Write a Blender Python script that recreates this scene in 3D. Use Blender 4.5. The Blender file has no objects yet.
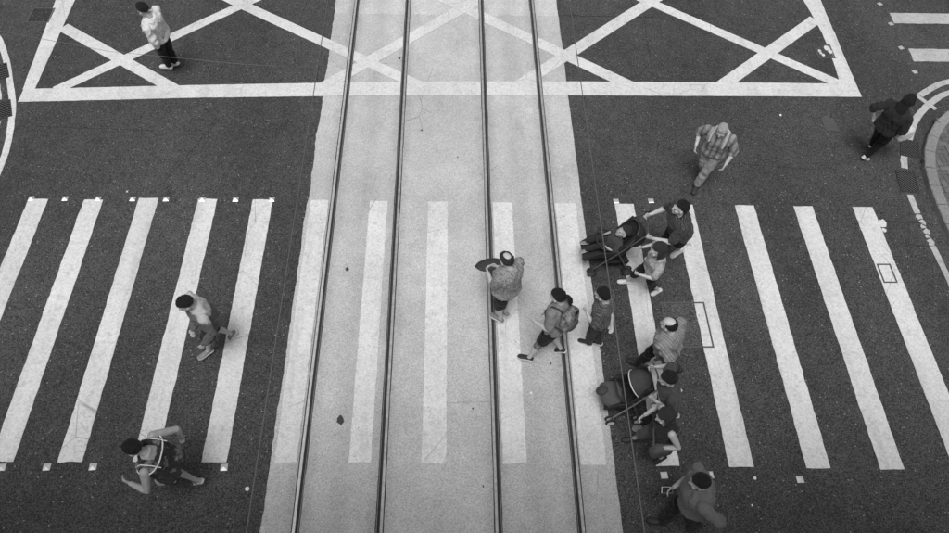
import bpy, math, random
import numpy as np
from mathutils import Vector, Matrix, Quaternion, noise

# ------------------------------------------------------------------ camera, sky, sun, exposure
scene = bpy.context.scene
COL = scene.collection
cam_data = bpy.data.cameras.new('camera')
cam_data.sensor_width = 36.0
cam_data.lens = 28.07
cam_data.clip_start = 0.05
cam_data.clip_end = 1500
cam = bpy.data.objects.new('camera', cam_data)
COL.objects.link(cam)
_fw = Vector((0.0306103, 0.56268243, -0.82610622))
_rt = Vector((0.99953045, -0.0160983, 0.02607135))
_up = Vector((-0.00137098, 0.82651638, 0.562911))
cam.matrix_world = Matrix(((_rt.x, _up.x, -_fw.x, 0), (_rt.y, _up.y, -_fw.y, 0), (_rt.z, _up.z, -_fw.z, 9.708), (0, 0, 0, 1)))
scene.camera = cam

SUN_EL, SUN_AZ = math.radians(68), math.radians(192)
world = bpy.data.worlds.new('World')
scene.world = world
world.use_nodes = True
wn = world.node_tree.nodes
wl = world.node_tree.links
wn.clear()
sky = wn.new('ShaderNodeTexSky')
sky.sky_type = 'NISHITA'
sky.sun_disc = False
sky.sun_elevation = SUN_EL
sky.sun_rotation = SUN_AZ
sky.dust_density = 4.0
bw = wn.new('ShaderNodeRGBToBW')          # black-and-white photograph: grey sky light
bg = wn.new('ShaderNodeBackground')
bg.inputs['Strength'].default_value = 0.085
wo = wn.new('ShaderNodeOutputWorld')
wl.new(sky.outputs[0], bw.inputs[0])
wl.new(bw.outputs[0], bg.inputs['Color'])
wl.new(bg.outputs[0], wo.inputs[0])

sun_data = bpy.data.lights.new('sun', 'SUN')
sun_data.energy = 1.5
sun_data.angle = math.radians(24)
sun_data.color = (1, 1, 1)
sun = bpy.data.objects.new('sun', sun_data)
COL.objects.link(sun)
_sd = Vector((math.sin(SUN_AZ) * math.cos(SUN_EL), math.cos(SUN_AZ) * math.cos(SUN_EL), math.sin(SUN_EL)))
sun.rotation_euler = _sd.to_track_quat('Z', 'Y').to_euler()
sun.location = _sd * 60

vs = scene.view_settings
vs.view_transform = 'Standard'
vs.look = 'None'
vs.exposure = 0.45
vs.gamma = 1.0
vs.use_curve_mapping = False

# ------------------------------------------------------------------ helpers
R = math.radians
rng = random.Random(7)

def tag(o, label=None, cat=None, group=None, kind=None):
    if label: o['label'] = label
    if cat: o['category'] = cat
    if group: o['group'] = group
    if kind: o['kind'] = kind
    return o

def empty(name, loc=(0, 0, 0), rz=0.0):
    o = bpy.data.objects.new(name, None)
    o.empty_display_size = 0.1
    COL.objects.link(o)
    o.location = loc
    o.rotation_euler = (0, 0, rz)
    return o

def link(name, me, mat=None, parent=None, loc=None, rot=None):
    o = bpy.data.objects.new(name, me)
    COL.objects.link(o)
    if mat is not None:
        if len(me.materials) == 0: me.materials.append(mat)
    if parent is not None: o.parent = parent
    if loc is not None: o.location = loc
    if rot is not None: o.rotation_euler = rot
    return o

class MB:
    """collects closed shapes into one vertex / face list"""
    def __init__(self):
        self.v = []
        self.f = []
    def add(self, vs_, fs_):
        n = len(self.v)
        self.v.extend([tuple(p) for p in vs_])
        self.f.extend([tuple(i + n for i in f) for f in fs_])
    def box(self, c, s, rz=0.0, ch=0.0):
        x, y, z = s[0] / 2, s[1] / 2, s[2] / 2
        m = Matrix.Rotation(rz, 3, 'Z')
        c = Vector(c)
        if ch:
            r = [(-x, -y, -z), (x, -y, -z), (x, y, -z), (-x, y, -z),
                 (-x, -y, z - ch), (x, -y, z - ch), (x, y, z - ch), (-x, y, z - ch),
                 (-x + ch, -y + ch, z), (x - ch, -y + ch, z), (x - ch, y - ch, z), (-x + ch, y - ch, z)]
            f = [(3, 2, 1, 0), (8, 9, 10, 11)]
            for b in (0, 4):
                for i in range(4):
                    j = (i + 1) % 4
                    f.append((b + i, b + j, b + 4 + j, b + 4 + i))
        else:
            r = [(-x, -y, -z), (x, -y, -z), (x, y, -z), (-x, y, -z), (-x, -y, z), (x, -y, z), (x, y, z), (-x, y, z)]
            f = [(3, 2, 1, 0), (4, 5, 6, 7), (0, 1, 5, 4), (1, 2, 6, 5), (2, 3, 7, 6), (3, 0, 4, 7)]
        self.add([m @ Vector(p) + c for p in r], f)
    def prism(self, poly, z0, z1):
        n = len(poly)
        a = sum(poly[i][0] * poly[(i + 1) % n][1] - poly[(i + 1) % n][0] * poly[i][1] for i in range(n))
        if a < 0: poly = poly[::-1]
        vs_ = [(p[0], p[1], z0) for p in poly] + [(p[0], p[1], z1) for p in poly]
        fs_ = [tuple(range(n, 2 * n)), tuple(range(n - 1, -1, -1))]
        for i in range(n):
            j = (i + 1) % n
            fs_.append((i, j, n + j, n + i))
        self.add(vs_, fs_)
    def rings(self, rings):
        """list of closed rings (same count) -> capped tube"""
        n = len(rings[0])
        b = len(self.v)
        for r in rings: self.v.extend([tuple(p) for p in r])
        for k in range(len(rings) - 1):
            for i in range(n):
                j = (i + 1) % n
                self.f.append((b + k * n + i, b + k * n + j, b + (k + 1) * n + j, b + (k + 1) * n + i))
        self.f.append(tuple(b + i for i in range(n - 1, -1, -1)))
        self.f.append(tuple(b + (len(rings) - 1) * n + i for i in range(n)))
    def tube(self, pts, rad, seg=10, flat=None, round_ends=True):
        """round tube with a radius per point; flat=(axis, factor) squashes along an axis"""
        P = [Vector(p) for p in pts]
        if not hasattr(rad, '__len__'): rad = [rad] * len(P)
        T = []
        for i in range(len(P)):
            a = P[max(i - 1, 0)]; b_ = P[min(i + 1, len(P) - 1)]
            d = b_ - a
            T.append(d.normalized() if d.length > 1e-9 else Vector((0, 0, 1)))
        ref = Vector((0, 0, 1)) if abs(T[0].z) < 0.9 else Vector((0, 1, 0))
        u = T[0].cross(ref).normalized()
        st = []
        if round_ends:
            for k in (0.15, 0.55, 0.85):
                st.append((P[0] - T[0] * rad[0] * math.cos(k * math.pi / 2), rad[0] * math.sin(k * math.pi / 2), T[0]))
        for p, r, t in zip(P, rad, T): st.append((p, r, t))
        if round_ends:
            for k in (0.85, 0.55, 0.15):
                st.append((P[-1] + T[-1] * rad[-1] * math.cos(k * math.pi / 2), rad[-1] * math.sin(k * math.pi / 2), T[-1]))
        rings = []
        for p, r, t in st:
            u = (u - t * u.dot(t))
            u = u.normalized() if u.length > 1e-6 else t.orthogonal().normalized()
            w_ = t.cross(u)
            ring = []
            for i in range(seg):
                a = 2 * math.pi * i / seg
                d = (u * math.cos(a) + w_ * math.sin(a)) * r
                if flat is not None:
                    ax = Vector(flat[0]).normalized()
                    d = d - ax * d.dot(ax) * (1 - flat[1])
                ring.append(p + d)
            rings.append(ring)
        self.rings(rings)
    def ell(self, c, r, rot=None, nu=14, nv=8):
        c = Vector(c)
        rings = []
        for k in range(nv + 1):
            th = math.pi * (0.04 + 0.92 * k / nv)
            ring = []
            for i in range(nu):
                a = 2 * math.pi * i / nu
                p = Vector((r[0] * math.sin(th) * math.cos(a), r[1] * math.sin(th) * math.sin(a), -r[2] * math.cos(th)))
                ring.append(c + (rot @ p if rot is not None else p))
            rings.append(ring)
        self.rings(rings)
    def mesh(self, name, smooth=False):
        me = bpy.data.meshes.new(name)
        me.from_pydata(self.v, [], self.f)
        me.update()
        if smooth: me.polygons.foreach_set('use_smooth', [True] * len(me.polygons))
        return me
    def build(self, name, mat, parent=None, smooth=False, loc=None, rot=None):
        return link(name, self.mesh(name, smooth), mat, parent, loc, rot)

def remeshed(mb, name, voxel, smooth=3, factor=0.5):
    """union of overlapping closed shapes into one continuous surface"""
    me = mb.mesh(name)
    ob = bpy.data.objects.new(name, me)
    COL.objects.link(ob)
    m = ob.modifiers.new('r', 'REMESH')
    m.mode = 'VOXEL'
    m.voxel_size = voxel
    if smooth:
        s = ob.modifiers.new('s', 'SMOOTH')
        s.iterations = smooth
        s.factor = factor
    bpy.context.view_layer.update()
    dg = bpy.context.evaluated_depsgraph_get()
    out = bpy.data.meshes.new_from_object(ob.evaluated_get(dg))
    bpy.data.objects.remove(ob)
    bpy.data.meshes.remove(me)
    out.name = name
    out.polygons.foreach_set('use_smooth', [True] * len(out.polygons))
    return out

# ------------------------------------------------------------------ materials (all grey: the photograph is black and white)
def new_mat(name):
    m = bpy.data.materials.new(name)
    m.use_nodes = True
    nt = m.node_tree
    b = nt.nodes['Principled BSDF']
    return m, nt, b

def nd(nt, typ, **kw):
    n = nt.nodes.new(typ)
    for k, v in kw.items():
        if hasattr(n, k): setattr(n, k, v)
        else: n.inputs[k.replace('_', ' ')].default_value = v
    return n

def mth(nt, op, a, b=None, c=None, clamp=False):
    n = nt.nodes.new('ShaderNodeMath')
    n.operation = op
    n.use_clamp = clamp
    for i, x in enumerate((a, b, c)):
        if x is None: continue
        if isinstance(x, (int, float)): n.inputs[i].default_value = x
        else: nt.links.new(x, n.inputs[i])
    return n.outputs[0]

def ramp(nt, x, lo, hi, a=0.0, b=1.0):
    n = nt.nodes.new('ShaderNodeMapRange')
    n.inputs[1].default_value = lo
    n.inputs[2].default_value = hi
    n.inputs[3].default_value = a
    n.inputs[4].default_value = b
    nt.links.new(x, n.inputs[0])
    return n.outputs[0]

def coords(nt, scale=(1, 1, 1), attr=None):
    mp = nt.nodes.new('ShaderNodeMapping')
    mp.inputs['Scale'].default_value = scale
    if attr:
        a = nt.nodes.new('ShaderNodeAttribute')
        a.attribute_name = attr
        nt.links.new(a.outputs['Vector'], mp.inputs[0])
    else:
        g = nt.nodes.new('ShaderNodeNewGeometry')
        nt.links.new(g.outputs['Position'], mp.inputs[0])
    return mp.outputs[0]

def noi(nt, co, scale, detail=3.0, rough=0.55):
    n = nt.nodes.new('ShaderNodeTexNoise')
    n.inputs['Scale'].default_value = scale
    n.inputs['Detail'].default_value = detail
    n.inputs['Roughness'].default_value = rough
    nt.links.new(co, n.inputs['Vector'])
    return n.outputs[0]

def vor(nt, co, scale, feature='F1', out=0):
    n = nt.nodes.new('ShaderNodeTexVoronoi')
    n.feature = feature
    n.inputs['Scale'].default_value = scale
    nt.links.new(co, n.inputs['Vector'])
    return n.outputs[out]

def grey(nt, x):
    c = nt.nodes.new('ShaderNodeCombineColor')
    for i in range(3): nt.links.new(x, c.inputs[i])
    return c.outputs[0]

def bump(nt, b, h, strength, dist=0.01):
    n = nt.nodes.new('ShaderNodeBump')
    n.inputs['Strength'].default_value = strength
    n.inputs['Distance'].default_value = dist
    nt.links.new(h, n.inputs['Height'])
    nt.links.new(n.outputs[0], b.inputs['Normal'])

def asphalt_value(nt, co, base):
    cell = nt.nodes.new('ShaderNodeSeparateColor')
    nt.links.new(vor(nt, co, 85, 'F1', 1), cell.inputs[0])
    grain = ramp(nt, cell.outputs[0], 0, 1, 0.25, 1.8)
    cell2 = nt.nodes.new('ShaderNodeSeparateColor')
    nt.links.new(vor(nt, co, 34, 'F1', 1), cell2.inputs[0])
    speck = ramp(nt, cell2.outputs[1], 0.93, 0.99, 0.0, 1.0)
    near = ramp(nt, vor(nt, co, 34, 'F1', 0), 0.18, 0.42, 1.0, 0.0)
    speck = mth(nt, 'MULTIPLY', speck, near, clamp=True)
    big = ramp(nt, noi(nt, coords(nt, (1, 0.45, 1)), 0.5, 5), 0.3, 0.7, 0.74, 1.24)
    mid = ramp(nt, noi(nt, co, 3.5, 4, 0.65), 0.25, 0.75, 0.82, 1.18)
    oil = ramp(nt, noi(nt, coords(nt, (1, 0.6, 1)), 1.4, 6, 0.7), 0.60, 0.72, 1.0, 0.68)
    big = mth(nt, 'MULTIPLY', big, oil)
    v = mth(nt, 'MULTIPLY', mth(nt, 'MULTIPLY', grain, big), mth(nt, 'MULTIPLY', mid, base))
    return mth(nt, 'ADD', v, mth(nt, 'MULTIPLY', speck, 0.24)), grain

def m_asphalt(name, base):
    m, nt, b = new_mat(name)
    co = coords(nt)
    v, g = asphalt_value(nt, co, base)
    nt.links.new(grey(nt, v), b.inputs['Base Color'])
    b.inputs['Roughness'].default_value = 0.88
    b.inputs['Specular IOR Level'].default_value = 0.3
    bump(nt, b, mth(nt, 'ADD', noi(nt, co, 90, 2), g), 0.35, 0.006)
    return m

def m_concrete(name, base, rails=None):
    m, nt, b = new_mat(name)
    co = coords(nt)
    cell = nt.nodes.new('ShaderNodeSeparateColor')
    nt.links.new(vor(nt, co, 105, 'F1', 1), cell.inputs[0])
    grain = ramp(nt, cell.outputs[0], 0, 1, 0.70, 1.26)
    big = ramp(nt, noi(nt, co, 0.55, 4, 0.55), 0.3, 0.7, 0.86, 1.12)
    mid = ramp(nt, noi(nt, co, 4.0, 7, 0.72), 0.25, 0.75, 0.90, 1.09)
    pit = ramp(nt, vor(nt, co, 7, 'F1', 0), 0.02, 0.09, 0.5, 1.0)
    pc = nt.nodes.new('ShaderNodeSeparateColor')
    nt.links.new(vor(nt, co, 7, 'F1', 1), pc.inputs[0])
    pit = mth(nt, 'MAXIMUM', pit, ramp(nt, pc.outputs[0], 0.10, 0.2, 0.0, 1.0))
    v = mth(nt, 'MULTIPLY', mth(nt, 'MULTIPLY', grain, big), mth(nt, 'MULTIPLY', mid, base))
    v = mth(nt, 'MULTIPLY', v, pit)
    stain = ramp(nt, noi(nt, coords(nt, (1.6, 0.5, 1)), 1.3, 6, 0.7), 0.56, 0.74, 1.0, 0.80)
    v = mth(nt, 'MULTIPLY', v, stain)
    if rails:
        # brake dust and grime ground into the slab beside each rail, and a faint drip line between the rails
        g = nt.nodes.new('ShaderNodeNewGeometry')
        sx = nt.nodes.new('ShaderNodeSeparateXYZ')
        nt.links.new(g.outputs['Position'], sx.inputs[0])
        wob = mth(nt, 'MULTIPLY', mth(nt, 'SUBTRACT', noi(nt, coords(nt, (1, 0.8, 1)), 2.0, 5, 0.7), 0.5), 0.22)
        xx = mth(nt, 'ADD', sx.outputs[0], wob)
        for rx, wd, dk in rails:
            d = mth(nt, 'ABSOLUTE', mth(nt, 'SUBTRACT', xx, rx))
            v = mth(nt, 'MULTIPLY', v, ramp(nt, d, 0.04, wd, dk, 1.0))
    # hairline cracks in a few places
    crk = ramp(nt, vor(nt, coords(nt, (0.55, 0.4, 1)), 1.0, 'DISTANCE_TO_EDGE', 0), 0.0, 0.004, 0.0, 1.0)
    crk = mth(nt, 'MAXIMUM', crk, ramp(nt, noi(nt, co, 0.35, 2), 0.52, 0.56, 1.0, 0.35), clamp=True)
    v = mth(nt, 'MULTIPLY', v, ramp(nt, crk, 0, 1, 0.6, 1.0))
    nt.links.new(grey(nt, v), b.inputs['Base Color'])
    b.inputs['Roughness'].default_value = 0.85
    b.inputs['Specular IOR Level'].default_value = 0.25
    bump(nt, b, noi(nt, co, 60, 4, 0.7), 0.3, 0.005)
    return m

def m_paint(name, base, wear=0.5):
    m, nt, b = new_mat(name)
    co = coords(nt)
    cell = nt.nodes.new('ShaderNodeSeparateColor')
    nt.links.new(vor(nt, co, 50, 'F1', 1), cell.inputs[0])
    grain = ramp(nt, cell.outputs[0], 0, 1, 0.88, 1.12)
    big = ramp(nt, noi(nt, co, 1.1, 5, 0.6), 0.3, 0.7, 0.9, 1.07)
    dirt = ramp(nt, noi(nt, co, 9, 6, 0.7), 0.52, 0.75, 1.0, 1.0 - 0.35 * wear)
    crk = ramp(nt, vor(nt, coords(nt, (1.1, 0.8, 1)), 1.0, 'DISTANCE_TO_EDGE', 0), 0.0, 0.006, 0.0, 1.0)
    crm = ramp(nt, noi(nt, co, 0.5, 2), 0.55, 0.6, 1.0, 0.0)
    crk = mth(nt, 'MAXIMUM', crk, crm, clamp=True)
    v = mth(nt, 'MULTIPLY', mth(nt, 'MULTIPLY', grain, big), mth(nt, 'MULTIPLY', dirt, base))
    chip = ramp(nt, noi(nt, co, 26, 5, 0.75), 0.63 - 0.05 * wear, 0.70 - 0.05 * wear, 0.0, 0.75)
    chip = mth(nt, 'MULTIPLY', chip, ramp(nt, noi(nt, co, 1.7, 3), 0.42, 0.58, 0.0, 1.0))
    tyre = ramp(nt, noi(nt, coords(nt, (3.0, 0.25, 1)), 1.0, 5, 0.6), 0.5, 0.72, 1.0, 0.82)
    v = mth(nt, 'MULTIPLY', v, tyre)
    mx = nt.nodes.new('ShaderNodeMix')
    mx.data_type = 'FLOAT'
    nt.links.new(mth(nt, 'MAXIMUM', chip, mth(nt, 'MULTIPLY', mth(nt, 'SUBTRACT', 1.0, crk), 0.6)), mx.inputs[0])
    nt.links.new(v, mx.inputs[2])
    mx.inputs[3].default_value = 0.09
    nt.links.new(grey(nt, mx.outputs[0]), b.inputs['Base Color'])
    b.inputs['Roughness'].default_value = 0.7
    bump(nt, b, noi(nt, co, 70, 3), 0.2, 0.004)
    return m

def m_plain(name, base, rough=0.7, metal=0.0, var=0.12, scale=25.0, spec=0.5, bmp=0.1):
    m, nt, b = new_mat(name)
    co = coords(nt)
    v = mth(nt, 'MULTIPLY', ramp(nt, noi(nt, co, scale, 4, 0.65), 0.25, 0.75, 1 - var, 1 + var), base)
    nt.links.new(grey(nt, v), b.inputs['Base Color'])
    b.inputs['Roughness'].default_value = rough
    b.inputs['Metallic'].default_value = metal
    b.inputs['Specular IOR Level'].default_value = spec
    if bmp: bump(nt, b, noi(nt, co, scale * 3, 3), bmp, 0.004)
    return m

def m_cloth(name, base, pattern=None, alt=0.5, period=0.03, rough=0.9):
    """fabric; 'body' holds side / front / height in the wearer's torso frame"""
    m, nt, b = new_mat(name)
    co = coords(nt, attr='body')
    weave = ramp(nt, noi(nt, co, 160, 2), 0.3, 0.7, 0.85, 1.15)
    soft = ramp(nt, noi(nt, co, 7, 3), 0.3, 0.7, 0.9, 1.1)
    v = mth(nt, 'MULTIPLY', mth(nt, 'MULTIPLY', weave, soft), base)
    if pattern:
        sep = nt.nodes.new('ShaderNodeSeparateXYZ')
        nt.links.new(co, sep.inputs[0])
        if pattern == 'stripes':
            zz = mth(nt, 'SUBTRACT', sep.outputs[2], mth(nt, 'MULTIPLY', mth(nt, 'ABSOLUTE', sep.outputs[1]), 0.9))   # runs over the shoulder like cut cloth
            w_ = mth(nt, 'SINE', mth(nt, 'MULTIPLY', zz, 2 * math.pi / period))
            k = ramp(nt, w_, 0.1, 0.5)
        elif pattern == 'vertical':
            w_ = mth(nt, 'SINE', mth(nt, 'MULTIPLY', sep.outputs[0], 2 * math.pi / period))
            k = ramp(nt, w_, -0.1, 0.4)
        elif pattern == 'check':
            a = mth(nt, 'SINE', mth(nt, 'MULTIPLY', sep.outputs[2], 2 * math.pi / period))
            c = mth(nt, 'SINE', mth(nt, 'MULTIPLY', sep.outputs[0], 2 * math.pi / period))
            k = mth(nt, 'MULTIPLY', mth(nt, 'ADD', ramp(nt, a, -0.2, 0.3), ramp(nt, c, -0.2, 0.3)), 0.5)
        elif pattern == 'blotch':
            k = ramp(nt, noi(nt, co, period, 3, 0.6), 0.52, 0.6)
        elif pattern == 'yoke':          # pale panel over the upper back and shoulders
            k = ramp(nt, mth(nt, 'SUBTRACT', sep.outputs[2], mth(nt, 'MULTIPLY', sep.outputs[1], 0.9)), 0.37, 0.41)
        mx = nt.nodes.new('ShaderNodeMix')
        mx.data_type = 'FLOAT'
        nt.links.new(k, mx.inputs[0])
        nt.links.new(v, mx.inputs[2])
        nt.links.new(mth(nt, 'MULTIPLY', mth(nt, 'MULTIPLY', weave, soft), alt), mx.inputs[3])
        v = mx.outputs[0]
    nt.links.new(grey(nt, v), b.inputs['Base Color'])
    b.inputs['Roughness'].default_value = rough
    b.inputs['Specular IOR Level'].default_value = 0.2
    b.inputs['Sheen Weight'].default_value = 0.08
    h = mth(nt, 'ADD', mth(nt, 'MULTIPLY', noi(nt, coords(nt, (14, 14, 7), attr='body'), 1.0, 3), 1.0), mth(nt, 'MULTIPLY', noi(nt, co, 120, 2), 0.1))
    bump(nt, b, h, 0.9, 0.028)
    return m

def m_skin(name, base):
    m, nt, b = new_mat(name)
    co = coords(nt)
    v = mth(nt, 'MULTIPLY', ramp(nt, noi(nt, co, 18, 4), 0.3, 0.7, 0.88, 1.12), base)
    nt.links.new(grey(nt, v), b.inputs['Base Color'])
    b.inputs['Roughness'].default_value = 0.5
    b.inputs['Specular IOR Level'].default_value = 0.4
    return m

def m_hair(name, base):
    m, nt, b = new_mat(name)
    co = coords(nt, (60, 60, 12))
    v = mth(nt, 'MULTIPLY', ramp(nt, noi(nt, co, 3.0, 4), 0.3, 0.7, 0.3, 2.2), base)
    nt.links.new(grey(nt, v), b.inputs['Base Color'])
    b.inputs['Roughness'].default_value = 0.5
    b.inputs['Specular IOR Level'].default_value = 0.35
    bump(nt, b, noi(nt, co, 2.5, 4), 1.0, 0.03)
    return m

M = {}
M['asphalt'] = m_asphalt('asphalt', 0.056)
M['asphalt_dark'] = m_asphalt('asphalt_patch', 0.034)
RAILDIRT = [(-1.986, 0.20, 0.80), (-0.919, 0.20, 0.80), (0.604, 0.20, 0.80), (1.671, 0.20, 0.80), (-1.45, 0.22, 0.90), (1.14, 0.22, 0.90)]
M['concrete'] = m_concrete('track_concrete', 0.48, RAILDIRT)
M['concrete_pale'] = m_concrete('track_concrete_pale', 0.55, RAILDIRT)
M['paint'] = m_paint('road_paint', 0.64, 0.8)
M['paint_worn'] = m_paint('road_paint_worn', 0.46, 1.0)
M['paint_track'] = m_paint('road_paint_on_concrete', 0.66, 0.8)
M['steel'] = m_plain('rail_steel', 0.62, 0.4, 0.5, 0.25, 14, bmp=0.15)
M['steel_b'] = m_plain('rail_steel_worn', 0.40, 0.45, 0.3, 0.35, 14, bmp=0.15)
M['steel_dull'] = m_plain('rail_steel_dull', 0.2, 0.6, 0.4, 0.35, 18)
M['filler'] = m_plain('bitumen_filler', 0.08, 0.9, 0.0, 0.35, 30, spec=0.2)
M['groove'] = m_plain('groove_dirt', 0.05, 0.95, 0.0, 0.3, 30, spec=0.1)
M['iron'] = m_plain('cast_iron', 0.045, 0.6, 0.3, 0.3, 40)
M['iron_pale'] = m_plain('worn_cast_iron', 0.10, 0.55, 0.3, 0.3, 40)
M['pit'] = m_plain('gully_pit', 0.012, 1.0, 0.0, 0.2, 20, spec=0.0)
M['stud'] = m_plain('polished_stud', 0.88, 0.32, 0.7, 0.06, 60, bmp=0.05)
M['kerb'] = m_concrete('kerb_concrete', 0.24)
M['brick'] = m_plain('paving_brick', 0.115, 0.9, 0.0, 0.3, 9, spec=0.2, bmp=0.3)
M['brick_b'] = m_plain('paving_brick_pale', 0.145, 0.9, 0.0, 0.3, 9, spec=0.2, bmp=0.3)
M['mortar'] = m_plain('paving_sand', 0.05, 0.95, 0.0, 0.3, 30, spec=0.1)
M['wire'] = m_plain('copper_wire', 0.16, 0.5, 0.5, 0.1, 30)
M['towel'] = m_plain('towel_cotton', 0.42, 0.95, 0.0, 0.2, 30, bmp=0.5)
M['litter'] = m_plain('paper', 0.75, 0.8, 0.0, 0.1, 40)
M['tar'] = m_plain('tar', 0.045, 0.8, 0.0, 0.4, 40)
M['skin'] = m_skin('skin', 0.36)
M['skin_tan'] = m_skin('skin_tan', 0.25)
M['skin_pale'] = m_skin('skin_pale', 0.46)
M['hair'] = m_hair('black_hair', 0.014)
M['hair_soft'] = m_hair('dark_hair', 0.035)
M['hair_grey'] = m_hair('grey_hair', 0.42)
M['eye'] = m_plain('eye', 0.03, 0.2, 0.0, 0.05, 30, bmp=0)
M['sole_white'] = m_plain('white_rubber', 0.65, 0.7, 0.0, 0.1, 40)
M['sole_dark'] = m_plain('dark_rubber', 0.03, 0.8, 0.0, 0.2, 40)
M['tyre'] = m_plain('tyre_rubber', 0.022, 0.85, 0.0, 0.2, 40)
M['plastic'] = m_plain('grey_plastic', 0.07, 0.45, 0.0, 0.1, 30)
M['alloy'] = m_plain('brushed_alloy', 0.34, 0.4, 0.8, 0.1, 40)
M['fabric_dark'] = m_plain('stroller_fabric', 0.030, 0.9, 0.0, 0.3, 20, spec=0.2, bmp=0.4)
M['fabric_mid'] = m_plain('stroller_canopy', 0.055, 0.85, 0.0, 0.2, 14, spec=0.2, bmp=0.4)
M['piping'] = m_plain('white_piping', 0.62, 0.7, 0.0, 0.1, 30)
M['bag_white'] = m_plain('white_plastic_bag', 0.6, 0.45, 0.0, 0.15, 30, bmp=0.6)
M['bag_dark'] = m_plain('dark_bag', 0.03, 0.8, 0.0, 0.2, 25, bmp=0.4)
M['bag_grey'] = m_plain('grey_bag', 0.075, 0.85, 0.0, 0.2, 20, bmp=0.4)

# ------------------------------------------------------------------ ground, road, tram track bed
RAIL_X = (-1.986, -0.919, 0.604, 1.671)
RAIL_SIDE = (1, -1, 1, -1)                # which way the flange groove faces
BED0, BED1 = -2.42, 2.20
Y0, Y1 = -60.0, 90.0

def fine_profile(x, ya, yb, step, amp, seed):
    pts = []
    y = ya
    while y <= yb + 1e-6:
        n1 = noise.noise(Vector((seed, y * 1.7, 0.3))) * amp + noise.noise(Vector((seed, y * 9.0, 2.3))) * amp * 0.7
        pts.append((x + n1, y))
        y += step
    if yb - pts[-1][1] > 1e-4: pts.append((pts[-1][0], yb))
    return pts

mb = MB()
mb.v = [(-700, -700, -0.05), (700, -700, -0.05), (700, 700, -0.05), (-700, 700, -0.05)]
mb.f = [(0, 1, 2, 3)]
ground = tag(mb.build('ground', M['asphalt_dark']), kind='structure')

M['asphalt_lid'] = m_asphalt('cover_infill', 0.075)
M['tar_seam'] = m_asphalt('seam_tar', 0.034)
# carriageway: two asphalt sheets, their inner edges ragged against the concrete track bed
road = tag(empty('road'), kind='structure')
left_edge = [(BED0 + 0.04, Y0)] + fine_profile(BED0, -2, 20, 0.045, 0.022, 1.7) + [(BED0 + 0.04, Y1)]
right_edge = [(BED1 - 0.04, Y0)] + fine_profile(BED1, -2, 20, 0.045, 0.009, 5.1) + [(BED1 - 0.04, Y1)]
def strip_sheet(name, inner, outer_x, z, mat, parent):
    v, f = [], []
    for (x, y) in inner:
        v.append((x, y, z)); v.append((outer_x, y, z))
    for i in range(len(inner) - 1):
        q = (2 * i, 2 * i + 1, 2 * i + 3, 2 * i + 2)
        f.append(q if outer_x > 0 else q[::-1])
    m = MB(); m.v = v; m.f = f
    return m.build(name, mat, parent)
strip_sheet('asphalt_surface', left_edge, -60.0, 0.0, M['asphalt'], road)
strip_sheet('asphalt_surface', right_edge, 60.0, 0.0, M['asphalt'], road)

track = tag(empty('tram_track_bed'), kind='structure')
mb = MB()
mb.v = [(BED0 - 0.3, Y0, -0.045), (BED1 + 0.3, Y0, -0.045), (BED1 + 0.3, Y1, -0.045), (BED0 - 0.3, Y1, -0.045)]
mb.f = [(0, 1, 2, 3)]
mb.build('joint_filler', M['filler'], track)
HW = 0.055                                 # half width of the slot round each rail
cuts = [BED0 - 0.12] + [r + s for r in RAIL_X for s in (-HW, HW)] + [BED1 + 0.12]
joints = [-60, -24, -12, -6.0, 0.35, 6.62, 12.9, 19.2, 31, 60, 90]
for si in range(0, len(cuts), 2):
    xa, xb = cuts[si], cuts[si + 1]
    for ji in range(len(joints) - 1):
        ya, yb = joints[ji] + 0.0006, joints[ji + 1] - 0.0006
        dy = 0.004 * noise.noise(Vector((si, ji, 0.5)))
        far = joints[ji] >= 12.8
        z1 = -0.004
        if ya > -8 and yb < 20:
            pl = fine_profile(xa, ya, yb, 0.06, 0.006 if si else 0.0, 3.3 + si)
            pr = fine_profile(xb, ya, yb, 0.06, 0.006 if si < len(cuts) - 2 else 0.0, 7.9 + si)
            m = MB(); v = []; f = []
            n = len(pl)
            for a, b_ in zip(pl, pr):
                v += [(a[0], a[1], z1), (b_[0], b_[1], z1), (a[0], a[1], -0.044), (b_[0], b_[1], -0.044)]
            for i in range(n - 1):
                k = 4 * i
                f += [(k, k + 1, k + 5, k + 4), (k + 2, k, k + 4, k + 6), (k + 1, k + 3, k + 7, k + 5)]
            f += [(0, 2, 3, 1), (4 * n - 4, 4 * n - 3, 4 * n - 1, 4 * n - 2)]
            m.v, m.f = v, f
        else:
            m = MB(); m.box(((xa + xb) / 2, (ya + yb) / 2, (z1 - 0.029) / 2), (xb - xa, yb - ya, 0.040))
        m.build('concrete_panel', M['concrete_pale'] if far else M['concrete'], track)
# small tar drops and an oil spot on the slab
for (x, y, r) in ((-1.54, 4.04, 0.062), (-1.65, 6.56, 0.036), (-1.03, 11.55, 0.03), (0.1, 8.95, 0.016), (1.45, 4.9, 0.016), (-0.1, 6.05, 0.014), (0.3, 4.2, 0.015), (0.42, 3.1, 0.013), (-0.55, 9.6, 0.02)):
    m = MB()
    n = 14
    m.prism([(x + r * (0.8 + 0.5 * noise.noise(Vector((x, y, i)))) * math.cos(2 * math.pi * i / n), y + 1.25 * r * (0.8 + 0.5 * noise.noise(Vector((y, x, i)))) * math.sin(2 * math.pi * i / n)) for i in range(n)], -0.005, -0.0015)
    m.build('tar_spot', M['tar'], track)

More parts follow.
